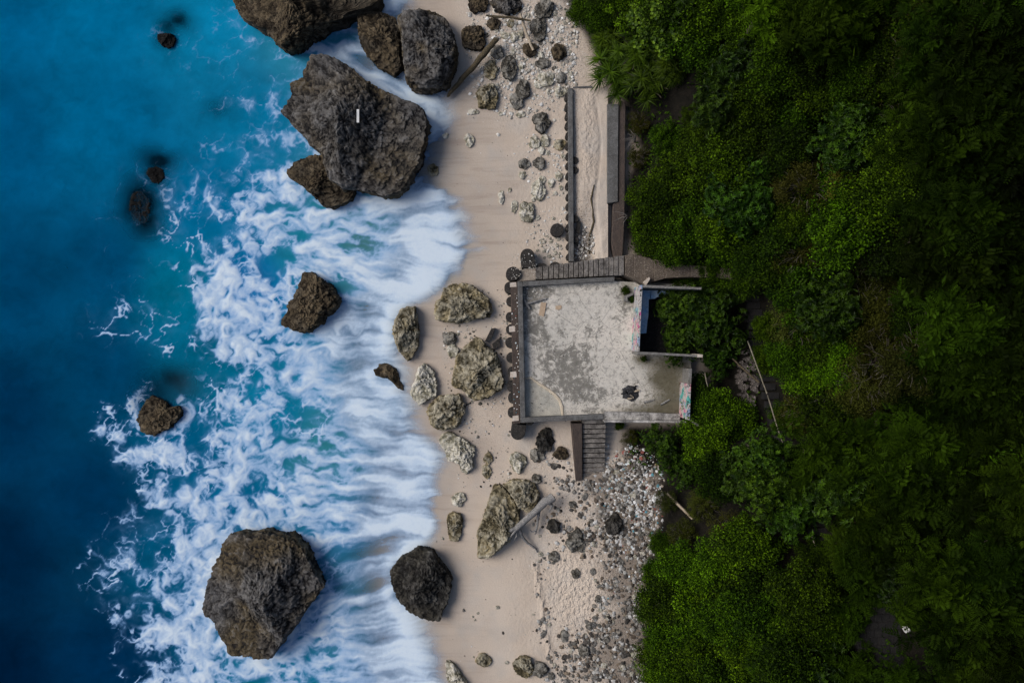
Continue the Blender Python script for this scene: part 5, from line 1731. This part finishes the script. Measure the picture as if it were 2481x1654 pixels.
def trunk_geo(seed, R, hc, twigs=0):
    rg = random.Random(seed)
    mb = MB()
    r0 = 0.07 + 0.035 * R
    P, Q = crooked([(0, 0, -3.8), (rg.uniform(-.1, .1), rg.uniform(-.1, .1), hc * 0.5), (rg.uniform(-.2, .2), rg.uniform(-.2, .2), hc)], [r0, r0 * 0.75, r0 * 0.5], seed, 3, 0.03)
    mb.tube(P, Q, 7)
    for k in range(6):
        a = 6.28 * k / 6 + rg.uniform(-.3, .3)
        z0 = hc * rg.uniform(0.35, 0.8)
        e = R * rg.uniform(0.55, 0.8)
        P, Q = crooked([(0, 0, z0), (e * 0.5 * math.cos(a), e * 0.5 * math.sin(a), z0 + 0.3 * R), (e * math.cos(a), e * math.sin(a), hc + 0.25 * R)], [r0 * 0.5, r0 * 0.3, r0 * 0.12], seed + k, 3, 0.05)
        mb.tube(P, Q, 5)
    return mb.mesh('trunk', True)


def twig_geo(seed, R, hc, n):
    rg = random.Random(seed)
    mb = MB()
    for k in range(n):
        a, e = rg.uniform(0, 6.28), R * rg.uniform(0.2, 0.85)
        b = a + rg.uniform(-.5, .5)
        z = hc + R * 0.65 * math.sqrt(max(0.05, 1 - (e / R) ** 2))
        l = rg.uniform(0.25, 0.6)
        p0 = (e * math.cos(a), e * math.sin(a), z - 0.1)
        p1 = (p0[0] + l * math.cos(b) * 0.5, p0[1] + l * math.sin(b) * 0.5, z + rg.uniform(-.02, .12))
        p2 = (p0[0] + l * math.cos(b), p0[1] + l * math.sin(b), z + rg.uniform(-.1, .15))
        mb.tube([p0, p1, p2], [0.010, 0.008, 0.004], 4, False)
    return mb.mesh('twigs', True)


SPEC = {'small': (L_SMALL, 3, 1.45, 1.1), 'broad': (L_BROAD, 2, 1.5, 1.7), 'round': (L_ROUND, 1, 1.5, 1.3), 'feather': (L_FEATHER, 3, 1.6, 2.3), 'strap': (L_STRAP, 2, 1.6, 0.7), 'scrub': (L_SCRUB, 2, 1.5, 0.9)}
PROTO = {}
for si, (kd, (mt, nv, R, hc)) in enumerate(SPEC.items()):
    PROTO[kd] = []
    for v in range(nv):
        V_, F_, t_ = crown_geo(kd, 100 * si + v + 1, R, hc)
        me = mesh_np('crown', V_, F_, False)
        attr(me, 'tint', t_)
        me.materials.append(mt)
        tr = trunk_geo(300 * si + v + 5, R, hc)
        tr.materials.append(M_BARK)
        tw = None
        if kd in ('scrub',):
            tw = twig_geo(si * 50 + v, R, hc, 45)
            tw.materials.append(M_TWIG)
        PROTO[kd].append((me, tr, tw))
LOOK = {'small': ('shrub', 'bright green small leaved shrub'), 'broad': ('broadleaf_tree', 'dark glossy broadleaf tree'), 'round': ('round_leaf_shrub', 'round leaved light green shrub'), 'feather': ('feathery_tree', 'dark feathery leaved tree'), 'strap': ('strap_leaf_plant', 'spiky strap leaved plant'), 'scrub': ('dry_scrub', 'olive dry scrub bush')}
trees = []


def plant(kind, px, py, r_px, tone=1.0, label=None, up=0.0, warm=0.0):
    """crown centre seen at (px, py); r_px crown radius in the picture"""
    mt, nv, R, hc = SPEC[kind]
    v = rnd.randrange(nv)
    s = r_px / 48.0 / R
    x, y, z = on(px, py, hc * s + up)
    zb = z - hc * s
    zb = min(zb, float(ground(x, y)) + up)
    root = empty(LOOK[kind][0], (x, y, zb), None, 'tree' if kind in ('broad', 'feather') else 'shrub', 'trees and shrubs on the hillside')
    rz = rnd.uniform(0, 6.28)
    root.rotation_euler = (rnd.uniform(-.08, .08), rnd.uniform(-.08, .08), rz)
    root.scale = (s, s, s * rnd.uniform(0.9, 1.15))
    me, tr, tw = PROTO[kind][v]
    c = bpy.data.objects.new('crown', me)
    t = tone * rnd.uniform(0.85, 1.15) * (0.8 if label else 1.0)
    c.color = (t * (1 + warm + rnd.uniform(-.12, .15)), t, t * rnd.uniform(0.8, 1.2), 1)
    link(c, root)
    link(bpy.data.objects.new('trunk', tr), root)
    if tw is not None:
        tag(link(bpy.data.objects.new('twigs', tw), root), kind='stuff')
    if label:
        root['label'] = label
    else:
        trees.append((kind, px, py, root))
    return root


def inside(p, poly):
    c = False
    n = len(poly)
    for i in range(n):
        a, b = poly[i], poly[(i + 1) % n]
        if (a[1] > p[1]) != (b[1] > p[1]) and p[0] < (b[0] - a[0]) * (p[1] - a[1]) / (b[1] - a[1]) + a[0]:
            c = not c
    return c


MASS = [[(1470, -30), (2505, -30), (2505, 1690), (2330, 1690), (2300, 1480), (2130, 1390), (2060, 1330), (2020, 1180), (1950, 1040), (1905, 900), (1870, 720), (1800, 600), (1590, 590), (1575, 540), (1625, 420), (1650, 340), (1690, 270), (1660, 60), (1500, 20)],
        [(1690, 985), (1760, 960), (1840, 1010), (1880, 1130), (1925, 1230), (1900, 1280), (1800, 1210), (1730, 1190), (1690, 1080)],
        [(1600, 1380), (1680, 1340), (1760, 1330), (1850, 1290), (1930, 1330), (1945, 1480), (1990, 1570), (1985, 1690), (1590, 1690)]]
GAPS = [(1985, 285, 28), (1988, 345, 34), (1975, 405, 26), (1905, 95, 36), (2125, 548, 40), (2440, 620, 34), (2305, 830, 24), (2325, 1260, 44), (2350, 1340, 30), (1835, 525, 22), (1765, 330, 20), (1730, 1255, 60), (2010, 1320, 45), (1880, 1370, 45), (2230, 430, 22), (1650, 250, 26), (2090, 1090, 22), (2190, 1020, 20)]
pts = []
tries = 0
while tries < 9000:
    tries += 1
    p = (rnd.uniform(1470, 2505), rnd.uniform(-30, 1690))
    if not any(inside(p, m) for m in MASS):
        continue
    if any((p[0] - g[0]) ** 2 + (p[1] - g[1]) ** 2 < (g[2] + 34) ** 2 for g in GAPS):
        continue
    if any((p[0] - q[0]) ** 2 + (p[1] - q[1]) ** 2 < 61 ** 2 for q in pts):
        continue
    if p[0] > 2230 and any((p[0] - q[0]) ** 2 + (p[1] - q[1]) ** 2 < 82 ** 2 for q in pts):
        continue
    pts.append(p)
for (a, b) in pts:
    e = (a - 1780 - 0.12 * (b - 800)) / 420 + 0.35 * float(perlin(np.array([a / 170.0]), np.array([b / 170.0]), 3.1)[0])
    dk = 1 - 0.78 * float(sstep(1700, 2430, np.array([a]))[()] if False else sstep(1700, 2430, a))  # leaf colour darkens to the right, standing in for shade and vignette
    scrubby = float(perlin(np.array([a / 190.0 + 7]), np.array([b / 190.0]), 8.1)[0])
    if 1850 < a < 2250 and 380 < b < 1000 and scrubby > -0.25:
        kd = 'scrub' if rnd.random() < 0.6 else 'small'
    elif e > 0.75 + rnd.uniform(-.2, .2):
        kd = 'feather'
    elif e > 0.35 and rnd.random() < 0.3:
        kd = 'feather'
    elif rnd.random() < 0.12:
        kd = 'broad'
    else:
        kd = 'small'
    ridge = abs(a - (2165 - 0.17 * b)) < 95 and b < 1050
    if ridge and kd == 'feather':
        kd = rnd.choice(('scrub', 'small'))
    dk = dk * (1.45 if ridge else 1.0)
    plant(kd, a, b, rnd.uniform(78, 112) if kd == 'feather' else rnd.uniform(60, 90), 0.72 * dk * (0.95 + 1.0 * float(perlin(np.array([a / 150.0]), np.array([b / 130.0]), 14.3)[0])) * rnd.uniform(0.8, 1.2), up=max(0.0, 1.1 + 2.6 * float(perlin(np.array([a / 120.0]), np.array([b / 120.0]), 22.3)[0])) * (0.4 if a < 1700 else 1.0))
# plants that stand out one by one
plant('strap', 1488, 178, 92, 1.0, 'spiky strap leaved plant overhanging the sand lane, largest of the spiky clump')
plant('strap', 1565, 200, 84, 0.85, 'spiky strap leaved plant overhanging the kerb, lower right in the spiky clump')
plant('strap', 1470, 105, 74, 1.0, 'spiky strap leaved plant near the upper rubble, top left in the spiky clump')
plant('strap', 1545, 120, 84, 0.9, 'spiky strap leaved plant in the middle of the spiky clump')
plant('strap', 1620, 160, 60, 0.7, 'spiky strap leaved plant at the right end of the spiky clump')
plant('small', 1450, 40, 50, 0.85, 'low green bush above the spiky clump')
plant('small', 1660, 660, 40, 0.7, 'small bush overhanging the far part of the dirt path')
plant('small', 1790, 670, 56, 0.75, 'green bush where the dirt path meets the hillside steps')
plant('small', 1855, 860, 44, 0.7, 'green bush leaning over the hillside steps, upper')
plant('small', 1905, 1010, 44, 0.6, 'green bush leaning over the hillside steps, middle')
plant('small', 1950, 1120, 46, 0.6, 'green bush leaning over the hillside steps, lower')
plant('scrub', 1700, 1225, 46, 0.7, 'dry scrub on the bare soil right of the wooden pole')
plant('scrub', 1650, 1290, 44, 0.65, 'dry scrub below the wooden pole at the litter edge')
plant('scrub', 1760, 1275, 50, 0.6, 'dry scrub in the middle of the bare soil')
plant('scrub', 1525, 1060, 26, 0.5, 'dark scrub in the shade right of the lower stairs')
plant('scrub', 1550, 380, 34, 0.45, 'dark scrub in the hollow beside the kerb, lower')
plant('scrub', 1545, 300, 34, 0.45, 'dark scrub in the hollow beside the kerb, upper')
plant('scrub', 1612, 1215, 34, 0.6, 'dry scrub at the upper litter edge')
plant('small', 1600, 1320, 36, 0.7, 'green bush where the litter meets the gravel bank')
plant('small', 1965, 1350, 46, 0.45, 'dark bush covering the hillside steps near the lowest rail')
plant('small', 2030, 1400, 44, 0.45, 'dark bush between the hillside steps and the paved patch')
plant('small', 1930, 1240, 44, 0.5, 'dark bush above the lowest bamboo rail')
plant('broad', 1700, 950, 46, 0.7, 'glossy bush behind the broken corner wall')
plant('small', 1690, 1040, 50, 0.8, 'green bush between the glossy bush and the rubble wall')
plant('feather', 2030, 1500, 70, 0.45, 'dark feathery tree left of the paved patch')
plant('feather', 2060, 1640, 76, 0.45, 'dark feathery tree below the paved patch, left one')
plant('feather', 2180, 1665, 70, 0.4, 'dark feathery tree below the paved patch, right one')
plant('feather', 2300, 1570, 66, 0.4, 'dark feathery tree right of the paved patch')
plant('feather', 1690, 290, 46, 0.5, 'dark feathery bush at the lower right of the spiky clump')
plant('small', 1402, 28, 42, 0.9, 'low fine leaved green bush at the top edge beside the white rubble')
plant('round', 1610, 70, 78, 1.0, 'round leaved light green shrub behind the spiky plants, lower of two')
plant('round', 1560, 10, 62, 1.0, 'round leaved light green shrub at the top edge behind the spiky plants')
plant('small', 1610, 340, 50, 1.0, 'bright green bush beside the dark hollow right of the kerb')
plant('small', 1580, 470, 62, 1.0, 'bright green bush bulging over the lower end of the kerb')
plant('small', 1572, 575, 58, 1.0, 'bright green bush hanging over the dirt path')
plant('small', 1650, 590, 62, 0.95, 'bright green bush along the upper side of the dirt path, second from left')
plant('small', 1735, 590, 60, 0.9, 'bright green bush along the upper side of the dirt path, third from left')
plant('broad', 1655, 752, 68, 0.9, 'glossy broadleaf tree spreading over the ruined room, left crown')
plant('broad', 1730, 785, 80, 0.75, 'glossy broadleaf tree spreading over the ruined room, right crown')
plant('broad', 1650, 828, 58, 0.85, 'glossy broadleaf tree spreading over the ruined room, lower crown')
plant('broad', 1690, 712, 46, 0.8, 'glossy broadleaf bush hiding the upper wall of the ruined room')
plant('small', 1720, 655, 42, 0.65, 'green bush hanging over the far end of the dirt path')
plant('broad', 1740, 870, 44, 0.8, 'glossy broadleaf bush behind the right end of the terrace')
plant('broad', 1735, 700, 44, 0.75, 'glossy broadleaf bush between the dirt path and the room')
plant('broad', 1600, 1075, 56, 1.0, 'glossy bush below the right end of the terrace')
plant('broad', 1640, 1130, 52, 0.8, 'glossy bush above the pale wooden pole')
plant('small', 1745, 1010, 48, 0.9, 'small leaved bush below the rubble wall')
plant('small', 1850, 790, 36, 0.9, 'small leaved bush at the edge of the hillside steps')
plant('small', 1590, 1385, 46, 0.9, 'green bush at the edge of the gravel bank, upper one')
plant('small', 1585, 1470, 50, 0.85, 'green bush at the edge of the gravel bank, middle one')
plant('small', 1590, 1580, 56, 0.85, 'green bush at the edge of the gravel bank, lower one')
plant('feather', 1895, 1590, 92, 1.25, 'bright feathery tree near the bottom, brightest on the lower slope')
plant('small', 1500, 1030, 14, 0.8, 'small weed tuft below the terrace bench')
for k, (a, b, r) in enumerate(((1516, 703, 12), (1531, 725, 9), (1560, 868, 9))):
    plant('small', a, b, r, 0.55, ('small dark weed beside the room, upper of three', 'small dark weed beside the room, middle of three', 'small dark weed beside the room, lower of three')[k], up=F_Z - 0.7)
# bare grey branches on the scrub
dead_px = [(2052, 350, 'leaning bare grey branch at the edge of the dark hollow, upper slope'), (2065, 560, 'curved bare grey branch in the scrub at mid slope'), (2030, 600, 'bare grey twig below the curved branch in the scrub'), (2190, 215, 'bare pale twig high on the slope near the top'), (1545, 330, 'bare grey twigs leaning over the kerb, upper'), (1525, 520, 'bare grey twigs leaning over the kerb, lower'), (2000, 960, 'bare twig tangle above the hillside steps'), (2130, 880, 'bare twig tangle in the scrub right of the steps')]
for k, (a, b, lb) in enumerate(dead_px):
    x, y, z = on(a, b, 2.6 if a > 1600 else 1.2)
    root = empty('dead_branch', (x, y, z - 1.5), lb, 'branch')
    mb = MB()
    for j in range(7):
        an = 1.2 + 0.5 * k + rnd.uniform(-.9, .9)
        l = rnd.uniform(0.4, 1.1)
        P, Q = crooked([(x, y, z - 1.2), (x + 0.15 * math.cos(an), y + 0.15 * math.sin(an), z - .1), (x + l * math.cos(an), y + l * math.sin(an), z + rnd.uniform(-.1, .3))], [0.03, 0.022, 0.007], 400 + 10 * k + j, 4, 0.05)
        mb.tube(P, Q, 5, False)
    tag(mb.build('twigs', concrete('grey_branch', (0.24, 0.22, 0.2), (0.17, 0.155, 0.14), (0.09, 0.08, 0.07), 0.4, 5.0) if k == 0 else bpy.data.materials['grey_branch'], root, True), kind='stuff')
# labels of the trees by rows
BANDS = ['in the row along the top edge', 'in the row level with the upper rocks', 'in the row level with the sand lane', 'in the row level with the cream rocks', 'in the row above the dirt path', 'in the row level with the ruined room', 'in the row level with the terrace bench', 'in the row level with the lower stairs', 'in the row level with the driftwood', 'in the row level with the lower dark boulder', 'in the row along the bottom edge']
ORD = 'first second third fourth fifth sixth seventh eighth ninth tenth eleventh twelfth thirteenth fourteenth fifteenth sixteenth seventeenth eighteenth nineteenth twentieth'.split()
rows_ = {}
for t in trees:
    rows_.setdefault(min(10, max(0, int((t[2] + 30) / 156))), []).append(t)
for b, ts in rows_.items():
    for kd in LOOK:
        tk = sorted([t for t in ts if t[0] == kd], key=lambda t: t[1])
        for k, t in enumerate(tk):
            t[3]['label'] = f"{LOOK[kd][1]}, {ORD[min(k, 19)]} such from left {BANDS[b].replace('in the row ', '')}"

# undergrowth that fills the shade between the trunks
n = 26000
u = rng.uniform(1520, 2560, n)
v = rng.uniform(-60, 1720, n)
pw = np.array(pl + [(2110, 1500), (2200, 1540)], float)
keep = np.ones(n, bool)
for a, b in pw:
    keep &= np.hypot(u - a, v - b) > 42
keep &= ~((u < 1800) & (v > 600) & (v < 1040))
keep &= ~((u < 1800) & (v > 1190) & (v < 1320))
keep &= ~((u < 1640) & (v > 1130))
for (a, b, r_) in GAPS:
    keep &= np.hypot(u - a, v - b) > r_ + 12
u, v = u[keep], v[keep]
c = on_np(u, v, 0.1)
c[:, 2] += rng.uniform(0, 0.45, len(u))
ax = nrm(rng.normal(size=(len(u), 3)) * [1, 1, 0.5])
V_, F_, t_ = blades(c, ax, np.tile([0, 0, 1.0], (len(u), 1)) + 0.4 * rng.normal(size=(len(u), 3)), rng.uniform(0.12, 0.28, len(u)), rng.uniform(0.06, 0.12, len(u)), rng.random(len(u)))
org = V_.mean(0)
me = mesh_np('undergrowth', V_ - org, F_, False)
attr(me, 'tint', t_)
og = obj('undergrowth', me, L_FEATHER, None, tuple(org))
og.color = (0.45, 0.5, 0.45, 1)
tag(og, 'low leafy undergrowth between the trees', 'undergrowth', kind='stuff')
